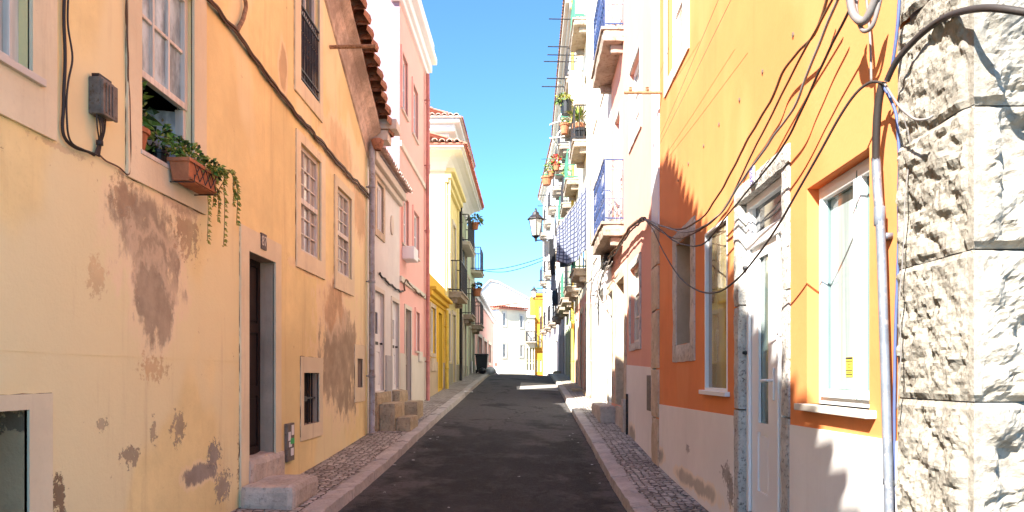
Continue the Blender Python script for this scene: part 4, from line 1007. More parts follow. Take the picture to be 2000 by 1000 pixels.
for z0, z1 in ((c[1]+.003, c[1]+.068), (c[1]-.068, c[1]-.003)):
    mb.box(fr, c[0]-.044, c[0]+.044, z1-.005, z1, .0395, .0415).box(fr, c[0]-.044, c[0]+.044, z0, z0+.005, .0395, .0415)
    for s_ in (-.044, .039): mb.box(fr, c[0]+s_, c[0]+s_+.005, z0+.005, z1-.005, .0395, .0415)
mb.build('plate_border', 'ink_blue', pl)
text('house_number', '52', pl, fr.p(c[0], c[1]+.036, .041), .065, fr, 'ink_blue'); text('house_number', '54', pl, fr.p(c[0], c[1]-.036, .041), .065, fr, 'ink_blue')
for px, py in ((1550, 68), (1490, 140), (1445, 195), (1405, 243), (1375, 285), (1345, 320), (1325, 352)):
    y_, z_ = R(px, py); mb = MB(); mb.lathe((0, 0, 0), [(0, 0), (.014, 0), (.016, .008), (0, .012)], 7)
    for v_ in mb.v: v_.xyz = (XR-v_.z, y_+v_.x, z_+v_.y*1.3)
    mb.build('wall_plug', 'box', O1)
# reflecting flush window and blind stone window
window(O1, fr, *r2, .045, 'pvc', 'glass_tan', 1, 1, .028, sill=(.05, 'pvc'))
sv = MB().box(fr, r3[0], r3[1], r3[2], r3[3], -.30, -.24).build('window', 'jamb_grey', O1)
surround(sv, fr, *r3, .22, 'stone', .02, True, 0, 'surround', True, .16)
MB().box(fr, r3[0]+.02, r3[0]+.30, r3[2]+.02, r3[3]-.02, -.238, -.20).build('shutter', 'wood_white', sv, bevel=.005)
window(O1, fr, *r4, .12, 'pvc', 'glass_curtain', 2, 3, .07, .03, sur=(.17, 'trim', .02))
mb = MB(); zz = -1.9
for z in (-.62, .10, .95, 1.6, 2.16): mb.rough(fr, 10.28, 10.86, zz, z-.006, -.05, .03, .07, .014, 5, .014); zz = z
mb.build('quoin', 'stonewarm', O1)
MB().box(fr, 10.28, 10.86, 2.16, zt, -.05, .02).build('corner_strip', 'white2', O1)
mb = MB(); u = 3.62
cp = lambda px, py: at(px, py, F*1.80/(px-CX))
pts = [cp(x, y) for x, y in ((1711, 308), (1714, 370), (1720, 450), (1725, 600), (1730, 760), (1734, 900), (1738, 1060))]
mb.tube(smooth_path(pts, 4), .023, 10); mb.lathe(cp(1718, 422), [(.023, -.05), (.028, -.045), (.028, .045), (.023, .05)], 10); mb.box(fr, u+.05, u+.12, .70, .73, 0, .05); mb.box(fr, u, u+.06, -.56, -.53, 0, .05)
mb.build('conduit', 'conduit', O1, smooth=True)
# ---------------------------------------------------------------- salmon house with blue balconies
P1 = thing('house', 'tall pale salmon house with two blue scrollwork balconies and stone-framed doorways', 'house', (XR, 16, -1))
A, B, zt = 10.86, 21.7, 13.5; S = 16.35
h5 = (12.1, 13.2, .58, 1.93); u5 = (12.05, 13.25, 4.28, 5.55); u6 = (12.05, 13.25, 8.0, 9.8); b1 = (14.65, 15.55, 3.05, 5.45); b2 = (14.65, 15.55, 6.95, 9.3)
e1 = (14.05, 15.25, -.62, 1.95); e2 = (16.0, 16.9, -.62, 1.9); e3 = (17.85, 19.75, -.62, 2.2)
v1 = (17.6, 18.7, 3.4, 5.4); v2 = (17.6, 18.7, 7.2, 9.2); v3 = (19.9, 20.9, 3.4, 5.4); v4 = (19.9, 20.9, 7.2, 9.2)
mb = MB(); front(mb, fr, A, S, -2, zt, [w+(.13,) for w in (h5, u5, u6, b1, b2)]+[e1+(.3, 1), e2+(.3, 1)]); mb.build('wall', ['pink_r', 'stonewarm'], P1)
mb = MB(); front(mb, fr, S, B, -2, zt, [w+(.13,) for w in (v1, v2, v3, v4)]+[(S-.1,)+e2[1:]+(.3,), e3+(.2,)]); shell(mb, fr, A+.002, B-.002, -2, zt, 7); mb.build('wall', 'white', P1)
window(P1, fr, *h5, .11, 'wood_white', 'glass_curtain', 2, 3, .06, .03, sur=(.14, 'stone', .03, 1))
for w in (u5, u6): window(P1, fr, *w, .11, 'pvc', 'glass_curtain', 2, 3, .06, .03, sur=(.15, 'stone', .03, 1))
for w in (v1, v2, v3, v4): window(P1, fr, *w, .11, 'pvc', 'glass_curtain', 2, 3, .06, .03, sur=(.15, 'trim', .03))
for w in (b1, b2): door(P1, fr, *w, .11, 'pvc', panels=((.12, .88, .04, .25),), glass_=((.14, .86, .3, .94),), gmat='glass_curtain', leaf=2, sur=(.13, 'stone', .03, 1), handle=False)
door(P1, fr, *e1, .28, 'door_grey', sur=(.28, 'stonewarm', .03, 1)); door(P1, fr, *e2, .28, 'door_grey', sur=(.22, 'stonewarm', .03, 1))
door(P1, fr, *e3, .18, 'pvc', panels=((.1, .9, .03, .15),), glass_=((.12, .88, .18, .72), (.12, .88, .77, .96)), gmat='glass_pale', leaf=2, sur=(.38, 'white', .035))
balcony(P1, fr, 14.2, 16.62, 2.76, .42, .30, 'slab', 'iron_blue', 1.22, True); balcony(P1, fr, 14.2, 16.62, 6.62, .42, .30, 'slab', 'iron_blue', 1.22, True)
mb = MB(); mb.hexa([fr.p(u, z, d) for u in (A+.003, 13.72) for z in (-2, .12 if u < 13 else .20) for d in (-.02, .013)]); mb.build('plinth', 'plinth_r', P1)
mb = MB(); mb.box(fr, 10.95, 11.3, -.55, .0, .0, .02); mb.build('meter_hatch', 'box', P1, bevel=.004)
mb = MB(); mb.rough(fr, 13.72, 14.0, -1.4, -.45, -.02, .09, .08, .014, 5, .02); mb.rough(fr, 15.4, 17.5, -1.4, -.66, .0, .36, .09, .016, 4, .03); mb.rough(fr, 13.95, 15.35, -1.3, -.64, -.28, .04, .1, .014, 4, .02); mb.rough(fr, 17.6, 20, -1.2, -.63, -.2, .10, .1, .012, 4, .02)
mb.build('doorstep', 'step', P1)
mb = MB(); mb.tube([fr.p(13.45, -1.15, .04), fr.p(13.45, -.35, .04)], .022, 8); mb.build('downpipe_stub', 'iron', P1)
mb = MB(); mb.box(fr, A, B, zt-.3, zt, -.1, .35); mb.build('cornice', 'trim', P1, bevel=.03)
drainpipe(P1, fr, 21.5, -.6, 13.2, .055, 'trim', .05)
# ---------------------------------------------------------------- further tall houses with balconies
def tall(label, A, B, zt, base, upper, zsplit, floors, cols, gdoors, rail, dmat, over=.38, frm=None, tr='trim', glassm='glass_dark', out=.48, skip=(), th=.24, wins=()):
    f = frm or FR; X = f.p((A+B)/2, -.4, 0)
    H = thing('house', label, 'house', X)
    ops = []
    for z in floors:
        for u in cols: ops.append((u-.5, u+.5, z+th, z+2.65))
    ops += [w for w in wins]
    mb = MB(); front(mb, f, A, B, -2.5, zsplit, [g[:4]+(.2,) for g in gdoors]); mb.build('wall', base, H)
    mb = MB(); front(mb, f, A, B, zsplit, zt, [o+(.14,) for o in ops]); shell(mb, f, A+.002, B-.002, -2.5, zt, 6); mb.build('wall', upper, H)
    for o in ops:
        if o in wins: window(H, f, *o, .12, 'pvc', glassm, 2, 2, .07, .035, sur=(.15, tr, .03), sill=(.06, tr))
        else: door(H, f, *o, .12, dmat, panels=((.1, .9, .03, .25),), glass_=((.12, .88, .3, .95),), gmat=glassm, leaf=2, sur=(.14, tr, .03), handle=False)
    for g in gdoors: door(H, f, *g[:4], .18, g[4], sur=(.18, g[5] if len(g) > 5 else tr, .03), leaf=2 if g[1]-g[0] > 1.2 else 1)
    for i, z in enumerate(floors):
        for j, u in enumerate(cols):
            if (i, j) not in skip: balcony(H, f, u-1.0, u+1.0, z, out, th, 'slab', rail[(i+j) % len(rail)], 1.08, step=.13, bar=.014)
    mb = MB()
    for z0, z1, d in ((zt-.55, zt-.4, .1), (zt-.4, zt-.2, .22), (zt-.2, zt, over)): mb.box(f, A, B, z0, z1, -.05, d)
    mb.build('cornice', tr, H, bevel=.02)
    mb = MB(); tile_eave(mb, f, A, B, zt+.03, over+.08, 1.6, .5, .26, .1, 2); mb.build('roof', 'tile', H)
    return H
Q1 = tall('tall cream house with green railed balconies, potted plants and a bright blue balcony door', 21.7, 29.6, 16.6, 'pink_r', 'cream', 2.75, (3.16, 7.25, 11.1), (23.7, 28.2),
     ((22.3, 23.7, -.5, 2.2, 'door_grey', 'stonewarm'), (25.0, 26.2, -.5, 2.2, 'door_grey', 'stonewarm'), (27.6, 28.6, -.4, 2.2, 'door_grey', 'trim')), ('iron_green', 'iron'), 'pvc', .16)
mb = MB(); mb.rough(FR, 24.3, 26.6, -1.2, -.45, 0, .42, .12, .016, 4, .03); mb.rough(FR, 22.0, 24.0, -1.2, -.48, 0, .12, .12, .016, 4, .03); mb.build('doorstep', 'stepmoss', Q1)
mb = MB(); mb.box(FR, 23.02, 23.18, 3.4, 5.85, .005, .06).box(FR, 24.22, 24.38, 3.4, 5.85, .005, .06).box(FR, 23.18, 24.22, 5.7, 5.85, .005, .06).box(FR, 23.18, 24.22, 4.3, 4.42, -.09, -.05); mb.build('door_frame', 'blue_door', Q1)
mb = MB(); mb.rough(FR, 24.85, 25.6, 9.2, 10.6, .02, .5, .12, .012, 4, .02); mb.build('boxed_flue', 'stonewarm', Q1)
drainpipe(Q1, FR, 29.4, -.4, 16, .06, 'pipe_yellow', .05)
Q2 = tall('tall pale house with mint green ground floor and dark green balcony rails', 29.6, 37.6, 15.6, 'mint', 'whitegrime', 2.7, (3.1, 7.15, 10.75), (31.6, 35.0),
     ((30.3, 31.5, -.25, 2.3, 'door_grey', 'stonewarm'), (33.0, 34.2, -.15, 2.3, 'door_green'), (35.6, 36.6, -.1, 2.3, 'door_green')), ('iron_green', 'iron'), 'door_green', .40)
Q3 = tall('tall weathered grey house with dark doorways near the crest of the street', 37.6, 46.5, 15.5, 'greywall', 'whitegrime', 2.9, (3.3, 7.2, 11.0), (39.4, 43.6),
     ((39.0, 40.2, .05, 2.4, 'black_paint', 'greywall'), (42.2, 43.3, .05, 2.4, 'door_grey', 'greywall'), (44.6, 45.6, .0, 2.3, 'door_green', 'greywall')), ('iron',), 'door_green', .40)
FE = Fr(XR, 46.5, -.70, 15.0, -15.0, -.70)
Q4 = tall('bright white tall house closing the right side beyond the crest', 0, 15.5, 15.3, 'white2', 'white2', 2.9, (3.4, 7.3, 11.1), (2.5, 7.0, 11.5),
     ((1.0, 2.1, -.1, 2.3, 'pvc'), (4.5, 5.6, -.3, 2.3, 'pvc'), (8.5, 9.6, -.6, 2.3, 'pvc'), (12.0, 13.0, -1, 2.3, 'pvc')), ('iron',), 'pvc', .40, FE)
mb = MB(); mb.rough(FR, 42.0, 43.6, -.5, .26, 0, .45, .14, .02, 4, .03); mb.rough(FR, 44.4, 45.8, -.5, .2, 0, .4, .14, .02, 4, .03); mb.build('doorstep', 'stepmoss', Q3)
# drying rods sticking out from the fronts
def rods(H, lst, mat='iron'):
    mb = MB()
    for (pxa, pxb, py, Y) in lst: mb.tube([at(pxa, py, Y), at(pxb, py+ (1 if pxa < pxb else 0), Y)], .022, 5)
    return mb.build('drying_rod', mat, H)
rods(Q1, [(1072, 1127, 37, 28.3), (1070, 1127, 91, 28.4), (1069, 1127, 107, 28.6), (1062, 1127, 120, 28.3), (1068, 1127, 153, 28.5), (1058, 1127, 169, 28.2)])
rods(Q2, [(1057, 1105, 310, 36), (1057, 1105, 341, 36), (1057, 1105, 310, 33)], 'iron_green'); rods(Q3, [(1050, 1096, 381, 42), (1050, 1096, 402, 42), (1052, 1096, 548, 41), (1048, 1096, 563, 42), (1046, 1096, 571, 43)])
# ---------------------------------------------------------------- houses closing the view
FA = Fr(-2.79, 65, 2.44, 2.1, 2.1, -2.44)
E1 = thing('house', 'white two storey house with red tile hip roof, facing the crest on the left', 'house', (-2.79, 65, -1.5))
def fo(frm, x0, x1, y0, y1):
    a = frm.at(x0, y1); b = frm.at(x1, y1); zt_ = frm.at(x0, y0)[1]; return (a[0], b[0], a[1], zt_)
ws = [fo(FA, 982, 988, 609, 636), fo(FA, 1016, 1022, 615, 640), fo(FA, 982, 988, 671, 698), fo(FA, 1016, 1021, 674, 697)]
UE = FA.at(1029, 600)[0]; zt = 6.15
mb = MB(); front(mb, FA, 0, UE, -4, zt, [w+(.12,) for w in ws]); mb.build('wall', 'cream', E1)
mb = MB(); shell(mb, FA, .003, UE, -4, zt, 5); mb.build('side_wall', 'white2', E1)
for w in ws: window(E1, FA, *w, .1, 'pvc', 'glass_dark', 2, 1, .07, .04, sur=(.12, 'trim', .03))
mb = MB()
mb.box(FA, -.25, UE, zt-.12, zt, -5.2, .28)
tile_eave(mb, FA, -.3, UE, zt+.06, .34, 2.9, .25, .28, .10, 3)
gab = Fr(FA.p(0, 0, 0).x, FA.p(0, 0, 0).y, -FA.n[0], -FA.n[1], -FA.u[0], -FA.u[1])
tile_eave(mb, gab, -.3, 5.2, zt+.06, .34, 2.6, .45, .28, .10, 5)
a = [FA.p(-.25, zt+.03, .25), FA.p(UE, zt+.03, .25), FA.p(UE, zt+.3, -2.6), FA.p(2.2, zt+.3, -2.6), FA.p(-.25, zt+.03, -5.2), FA.p(UE, zt+.03, -5.2)]
mb.poly([a[0], a[1], a[2], a[3]]); mb.poly([a[0], a[3], a[4]]); mb.poly([a[4], a[3], a[2], a[5]]); mb.build('roof', 'tile_red', E1)
MB().box(gab, .25, .65, .85, 1.15, 0, .03).build('meter_plate', 'cloth_red', E1)
x1, Y1 = FA.p(UE, 0, 0).x, FA.p(UE, 0, 0).y
FB = Fr(x1, Y1, 1, .12, .12, -1)
E2 = thing('house', 'cream house with three arched windows and an iron balcony at the end of the street', 'house', (x1+.4, Y1, -1.5))
UB = FB.at(1044.5, 600)[0]; zt = 5.6
ar = [fo(FB, 1028.5, 1032, 682, 724), fo(FB, 1034.5, 1038, 682, 724), fo(FB, 1040.2, 1043.5, 682, 724)]; bd = fo(FB, 1030, 1041, 629, 666)
mb = MB(); front(mb, FB, 0, UB, -4, zt, [w+(.12,) for w in ar+[bd]]); shell(mb, FB, 0.002, UB, -4, zt, 4); mb.build('wall', 'cream', E2)
for w in ar:
    q = window(E2, FB, *w, .1, 'yellowpale', 'glass_dark', 1, 2, .02, .03, meet=w[2]+(w[3]-w[2])*.36)
    mb = MB(); c = (w[0]+w[1])/2; r_ = (w[1]-w[0])/2
    mb.poly([FB.p(c+r_*math.cos(t), w[3]+r_*1.6*math.sin(t), .012) for t in [math.pi*k/8 for k in range(9)]]); mb.build('arch_pane', 'glass_dark', q)
    mb = MB(); mb.tube([FB.p(c+(r_+.02)*math.cos(t), w[3]+(r_*1.6+.02)*math.sin(t), .02) for t in [math.pi*k/8 for k in range(9)]], .03, 5); mb.build('arch_trim', 'yellowpale', q)
door(E2, FB, *bd, .1, 'pvc', panels=((.1, .9, .03, .2),), glass_=((.14, .86, .25, .95),), gmat='glass_curtain', leaf=2, sur=(.08, 'trim', .03), handle=False)
zb = FB.at(1030, 670)[1]; b_ = balcony(E2, FB, FB.at(1026.5, 600)[0], FB.at(1046, 600)[0], zb, .55, .12, 'trim', 'iron', .95, corbel=False, step=.12, bar=.025)
mb = MB(); mb.box(FB, -.02, UB+.02, zt-.2, zt, -4, .2); mb.build('cornice', 'white2', E2, bevel=.02)
FC = Fr(FB.p(UB, 0, 0).x+.005, FB.p(UB, 0, 0).y+.3, 1, .12, .12, -1)
E3 = thing('house', 'amber yellow house glimpsed beyond the cream arched one at the end', 'house', (FC.o[0]+.4, FC.o[1], -1.5))
UC = 2.2; zt = 7.75
wc = [fo(FC, 1052.5, 1057, 598, 622), fo(FC, 1046, 1049.5, 652, 678), fo(FC, 1053, 1057, 652, 678), fo(FC, 1047, 1050.5, 703, 726), fo(FC, 1053.5, 1057.5, 703, 726)]
mb = MB(); front(mb, FC, 0, UC, -4, zt, [w+(.1,) for w in wc]); shell(mb, FC, 0.002, UC, -4, zt, 4); mb.build('wall', 'amber', E3)
for w in wc: window(E3, FC, *w, .08, 'trim', 'glass_curtain', 1, 2, .04, .03, sur=(.06, 'yellow', .03))
mb = MB(); mb.box(FC, 0.01, UC, zt-.25, zt, -.1, .15).box(FC, .01, UC, FC.at(1050, 628)[1]-.1, FC.at(1050, 628)[1]+.1, -.01, .08).box(FC, .01, UC, FC.at(1050, 684)[1]-.1, FC.at(1050, 684)[1]+.1, -.01, .08); mb.build('cornice', 'amber', E3, bevel=.02)
G0 = thing('house', 'big plain white gable rising behind the red roofed house', 'house', (-2, 82, 0))
mb = MB(); Yg = 80
gp = [(915, 740), (915, 600), (934, 573), (957, 549), (975, 553), (1043, 590), (1043, 740)]
f0 = [at(x, y, Yg) for x, y in gp]; b0 = [p+Vector((.6, 9, 0)) for p in f0]
mb.poly(f0); mb.poly(b0)
for i in range(len(f0)): k = (i+1) % len(f0); mb.poly([f0[i], f0[k], b0[k], b0[i]])
mb.build('wall', 'white2', G0)
mb = MB()
for i in (2, 3, 4):
    p, q = f0[i], f0[i+1]; up = Vector((0, 0, .16)); o_ = Vector((0, -.25, 0))
    mb.hexa([a+t+s_ for a in (p, q) for t in (Vector((0, 0, .005)), up) for s_ in (o_, Vector((.6, 9, 0)))])
mb.build('roof', 'tile_pale', G0)
# ---------------------------------------------------------------- things on the left front
fr = FL
# weathered junction box with its leads
y0, y1 = L(172, 0)[0], L(203, 0)[0]; zt, zb = L(190, 160)[1], L(190, 232)[1]
jb = thing('junction_box', 'weathered grey metal junction box on the ochre wall left of the open window', 'junction box', fr.p((y0+y1)/2, zb, 0))
MB().box(fr, y0, y1-.02, zb, zt, .0, .085).build('box', 'box', jb, bevel=.008)
mb = MB(); mb.box(fr, y0-.006, y1-.014, zb-.006, zt-.02, .086, .105)
for k in range(3): mb.box(fr, y0+.02+k*.035, y0+.035+k*.035, zb+.01, zt-.035, .104, .112)
mb.build('cover', 'box', jb, bevel=.005)
mb = MB(); mb.box(fr, y0+.005, y1-.03, zt, zt+.02, .02, .07); mb.build('hinge', 'iron', jb)
mb = MB()
for k in range(6):
    u = y0+.01+k*.02; mb.tube(smooth_path([fr.p(u, zb, .05), fr.p(u+.02*math.sin(k), zb-.09, .055), fr.p((y0+y1)/2-.02+.006*k, zb-.16, .03), fr.p((y0+y1)/2-.05+.01*k, zb-.26, .02)], 4), .005, 5)
mb.lathe(fr.p((y0+y1)/2-.01, zb-.17, .03), [(.0, -.02), (.022, -.015), (.022, .015), (0, .02)], 8)
mb.build('lead', 'cable', jb, smooth=True)

def wall_cable(pts, d, r, mat, label, fn=L, frm=FL, group=None, jit=.0, name='cable'):
    P = []
    for i, q in enumerate(pts):
        u, z = fn(q[0], q[1]); dd = q[2] if len(q) > 2 else d
        P.append(frm.p(u, z, dd))
    if len(pts[0]) > 2 or d > .06:      # stand-off cables: keep the pixel by sliding along the ray
        P = []
        for q in pts:
            dd = q[2] if len(q) > 2 else d; X = frm.o[0]+frm.n[0]*dd; Y = F*X/(q[0]-CX); P.append(Vector((X, Y, (CY-q[1])/F*Y)))
    S = smooth_path(P, 7)
    if jit: S = [p+Vector((noise.noise(p*5)*jit*.6, noise.noise(p*4+Vector((3, 3, 3)))*jit, noise.noise(p*4)*jit)) for p in S]
    mb = MB(); mb.tube(S, r, 6); o = mb.build(name, mat, smooth=True)
    return tag(o, label, 'cable', group)
g1 = 'cables clipped along the ochre wall'
LB = [(395, -8), (415, 16), (455, 62), (490, 110), (520, 152), (560, 205), (600, 250), (640, 298), (680, 345), (718, 384)]
for k in range(4):
    wall_cable([(x, y+k*3.2-4) for x, y in LB], .03+.012*(k % 2), .013 if k < 2 else .009, 'cable_brown' if k % 2 else 'cable', 'one of the dark cables bundled diagonally across the ochre wall', group='bundled cables on the ochre wall', jit=.035)
wall_cable([(470, -5), (472, 12), (468, 25), (463, 45), (455, 62)], .04, .022, 'rust', 'rusty twisted stub of cable hanging onto the bundle', jit=.03)
wall_cable([(118, -10), (119, 60), (120, 130), (117, 200), (113, 245), (120, 270), (140, 288), (165, 298), (176, 304)], .025, .010, 'cable', 'thick dark cable dropping down the ochre wall to the junction box leads', jit=.01)
wall_cable([(121, -10), (122, 50), (129, 110), (122, 160), (117, 225), (124, 272), (150, 292), (178, 303)], .04, .006, 'cable', 'thin dark cable bowing out beside the thick one left of the junction box', jit=.01)
wall_cable([(240, -8), (244, 70), (246, 150), (248, 240), (250, 320), (245, 341), (228, 328), (205, 318), (190, 305)], .02, .006, 'cable_brown', 'thin brown wire running down the edge of the open window band', jit=.012)
wall_cable([(738, 534), (752, 548), (768, 562), (785, 570)], .03, .02, 'cable', 'dark cable sagging above the doors of the white house', jit=.05)
wall_cable([(785, 570), (788, 545), (800, 560), (815, 575), (826, 578)], .06, .02, 'cable_brown', 'frayed cable along the white band of the pink house', jit=.06)
mb = MB(); mb.tube([at(644, 92, L(644, 0)[0]), at(690, 91, L(644, 0)[0]), at(733, 90, L(644, 0)[0])], .028, 6)
br = tag(mb.build('bracket', 'rust', smooth=True), 'rusty iron bar sticking out of the ochre wall under the tiled verge', 'bracket')
# notice case with stickers
y0, y1 = L(555, 0)[0], L(569, 0)[0]; zt, zb = L(555, 828)[1], L(569, 898)[1]
nb = thing('meter_case', 'narrow brown meter case with white and green stickers beside the ochre doorway', 'meter case', fr.p((y0+y1)/2, zb, 0))
MB().box(fr, y0, y1, zb, zt, 0, .04).build('case', 'box', nb, bevel=.006)
mb = MB(); H_, W_ = zt-zb, y1-y0
for a, b, c, e in ((.1, .45, .55, .78), (.55, .9, .68, .95), (.2, .6, .38, .52), (.45, .85, .14, .34)): mb.box(fr, y0+W_*a, y0+W_*b, zb+H_*c, zb+H_*e, .041, .043)
mb.build('sticker', 'paper', nb)
MB().box(fr, y0+W_*.4, y0+W_*.92, zb+H_*.45, zb+H_*.6, .0435, .046).build('sticker', 'green_sticker', nb)
# stone step on the pavement
mb = MB(); mb.rough(fr, 7.12, 7.98, pzl(-2.6, 7.5)-.05, -1.10, .02, .56, .06, .016, 4, .025)
tag(mb.build('stone_step', 'step'), 'worn grey stone block step at the foot of the ochre doorway', 'stone step')

# ---------------------------------------------------------------- plants
def leaves(mb, c, rad, n, size, mats=(0, 1), up=.4):
    for _ in range(n):
        v = Vector((random.gauss(0, 1), random.gauss(0, 1), random.gauss(0, 1))).normalized()
        r = random.random()**.45; p = Vector(c)+Vector((v.x*rad[0], v.y*rad[1], v.z*rad[2]))*r
        mb.m = random.choice(mats); mb.leaf(p, v+Vector((0, 0, up)), size*random.uniform(.4, 1.65))
    mb.m = 0
def pot(parent, c, r, h, mat='terra'):
    mb = MB(); mb.lathe(c, [(0, 0), (r*.68, 0), (r*.72, .01), (r*.95, h*.8), (r*1.08, h*.82), (r*1.1, h), (r*.95, h), (r*.9, h*.86), (0, h*.86)], 14); return mb.build('pot', mat, parent, smooth=False)
fy0, fy1 = 5.70, 6.22; fz0, fz1 = 1.56, 1.735; fd0, fd1 = .035, .20
fb = thing('flower_box', 'terracotta flower box with trailing greenery on the open window sill', 'flower box', fr.p(5.95, fz0, .1))
mb = MB(); q = []
for u, s_ in ((fy0, 1), (fy1, -1)):
    for z, k in ((fz0, .03), (fz1, 0)):
        for d, t in ((fd0, 1), (fd1, -1)): q.append(fr.p(u+s_*k, z, d+t*k*.6))
mb.hexa(q); mb.box(fr, fy0-.012, fy1+.012, fz1-.03, fz1, fd0-.008, fd0+.01).box(fr, fy0-.012, fy1+.012, fz1-.03, fz1, fd1-.01, fd1+.012).box(fr, fy0-.012, fy0+.01, fz1-.031, fz1-.001, fd0, fd1).box(fr, fy1-.01, fy1+.012, fz1-.031, fz1-.001, fd0, fd1)
mb.box(fr, fy0+.03, fy1-.03, fz0+.01, fz0+.03, fd1-.02, fd1+.004); mb.build('trough', 'terra', fb, bevel=.004)
mb = MB()
for k in range(4):
    u = fy0+.06+k*(fy1-fy0-.12)/4; w = (fy1-fy0-.12)/4
    mb.tube([fr.p(u, fz0+.02, fd1+.012), fr.p(u+w, fz1-.03, fd1+.014)], .004, 4); mb.tube([fr.p(u+w, fz0+.02, fd1+.012), fr.p(u, fz1-.03, fd1+.014)], .004, 4)
mb.tube([fr.p(fy0+.05, fz0-.008, fd0-.05), fr.p(fy0+.05, fz0-.008, fd1+.02), fr.p(fy0+.05, fz0+.05, fd1+.02)], .006, 4); mb.tube([fr.p(fy1-.05, fz0-.008, fd0-.05), fr.p(fy1-.05, fz0-.008, fd1+.02), fr.p(fy1-.05, fz0+.05, fd1+.02)], .006, 4)
mb.build('bracket', 'iron', fb)
mb = MB(); leaves(mb, fr.p(5.88, fz1+.06, .12), (.09, .22, .09), 230, .045, (0, 0, 1, 2)); leaves(mb, fr.p(6.12, fz1+.03, .17), (.10, .16, .07), 170, .042, (0, 1, 1, 2)); leaves(mb, fr.p(5.75, fz1+.11, .08), (.05, .09, .07), 60, .05, (0, 0, 2)); mb.build('foliage', ['leaf', 'leaf_y', 'leaf_d'], fb)
mb = MB(); ts = MB()
for (px, py, k) in ((405, 470, 0), (437, 478, 1), (462, 437, 2), (416, 400, 3), (455, 400, 4), (381, 388, 5), (425, 430, 6)):
    Ye = 6.15+.05*k; Pe = at(px, py, Ye+.03); S_ = fr.p(6.0+.03*k, fz1, .17+.01*k)
    M_ = Vector(((S_.x+Pe.x)/2+.06, (S_.y+Pe.y)/2+.02, S_.z+.03)); T = smooth_path([S_, M_, Vector((Pe.x, Pe.y, S_.z-.08)), (Vector((Pe.x+.008, Pe.y, (S_.z+Pe.z)/2))), Pe], 6)
    ts.tube(T, .0028, 4)
    for p in T:
        for sg in (1, -1):
            for _ in range(2):
                mb.m = random.choice((1, 1, 1, 0)); mb.leaf(p+Vector((0, 0, random.uniform(-.015, .015))), (random.uniform(.2, 1), sg*random.uniform(.4, 1), random.uniform(-.5, .3)), random.uniform(.024, .042))
mb.m = 0; mb.build('trailing_foliage', ['leaf', 'leaf_y'], fb); ts.build('stem', 'stem', fb)
def potted(name, label, c, r, h, fol, cat='potted plant', group=None, mat='terra', mats=('leaf', 'leaf_y', 'leaf_d'), n=120, size=.07):
    t = thing(name, label, cat, c, group); pot(t, c, r, h, mat)
    mb = MB(); leaves(mb, Vector(c)+Vector((0, 0, h+fol[2]*.7)), fol, n, size, tuple(range(len(mats)))); mb.build('foliage', list(mats), t); return t
potted('potted_plant', 'terracotta pot with a dark plant just inside the open window of the ochre house', fr.p(5.52, 1.70, -.16), .12, .2, (.10, .13, .22), n=110, size=.09, mats=('leaf_d', 'leaf'))
potted('potted_plant', 'dark pot with leafy green plant inside the open window, against the shutter', fr.p(5.86, 1.70, -.12), .07, .13, (.08, .1, .15), n=90, size=.06, mat='plastic_black', mats=('leaf_d', 'leaf'))
# far pots on the shaded side
potted('potted_plant', 'terracotta pot of leaves on the highest balcony rail of the cream house', (-2.40, 31.4, 6.38), .17, .3, (.3, .4, .22), size=.13)
potted('potted_plant', 'terracotta pot spilling leaves on the lower balcony of the cream house', (-2.38, 32.2, 3.55), .20, .34, (.2, .3, .15), size=.11, mats=('leaf', 'terra', 'leaf_d'))
# ---------------------------------------------------------------- plants on the sunny side balconies
fr = FR
potted('potted_plant', 'black bucket on the balcony below the spiky palm', fr.p(23.2, 7.50, .22), .22, .45, (.06, .06, .04), mat='plastic_black', n=10, size=.06)
pl = thing('potted_plant', 'spiky yellow green palm in a tall terracotta pot on the second cream balcony', 'potted plant', fr.p(23.65, 7.50, .25))
pot(pl, fr.p(23.65, 7.50, .25), .2, .78)
mb = MB(); c = fr.p(23.65, 8.3, .25)
for k in range(60):
    an = random.uniform(0, 6.28); el = random.uniform(.1, 1.4); l = random.uniform(.4, .75)
    d = Vector((math.cos(an)*math.cos(el), math.sin(an)*math.cos(el), math.sin(el))); sd_ = d.cross(Vector((0, 0, 1))).normalized()*.028
    p0, p1, p2 = c+Vector((0, 0, random.uniform(0, .25))), c+d*l*.6+Vector((0, 0, .12)), c+d*l+Vector((0, 0, -.05))
    mb.m = k % 2; mb.poly([p0-sd_*.6, p0+sd_*.6, p1+sd_, p1-sd_]); mb.poly([p1-sd_, p1+sd_, p2])
mb.m = 0; mb.tube([fr.p(23.65, 8.1, .25), fr.p(23.65, 8.5, .25)], .05, 6); mb.build('foliage', ['leaf_y', 'leaf'], pl)
hp = thing('hanging_planter', 'dark hanging planter with green and yellow leaves on the balcony corner beside the palm', 'planter', at(1106, 224, 24.6))
mb = MB(); c = at(1106, 224, 24.6); mb.lathe(c, [(0, 0), (.17, 0), (.20, .45), (.17, .45), (.16, .38), (0, .38)], 12); mb.build('pot', 'plastic_black', hp)
mb = MB(); leaves(mb, c+Vector((-.08, 0, .52)), (.26, .26, .16), 170, .10, (0, 1, 1, 2)); mb.build('foliage', ['leaf', 'leaf_y', 'leaf_d'], hp)
potted('potted_plant', 'small terracotta pot beneath the hanging planter', at(1103, 262, 24.6), .16, .35, (.15, .15, .12), n=60, size=.08)
potted('potted_plant', 'red flowered pot on the green railed balcony of the pale house', at(1087, 333, 31.5), .15, .28, (.25, .25, .25), n=130, size=.1, mats=('leaf', 'petal', 'petal'))
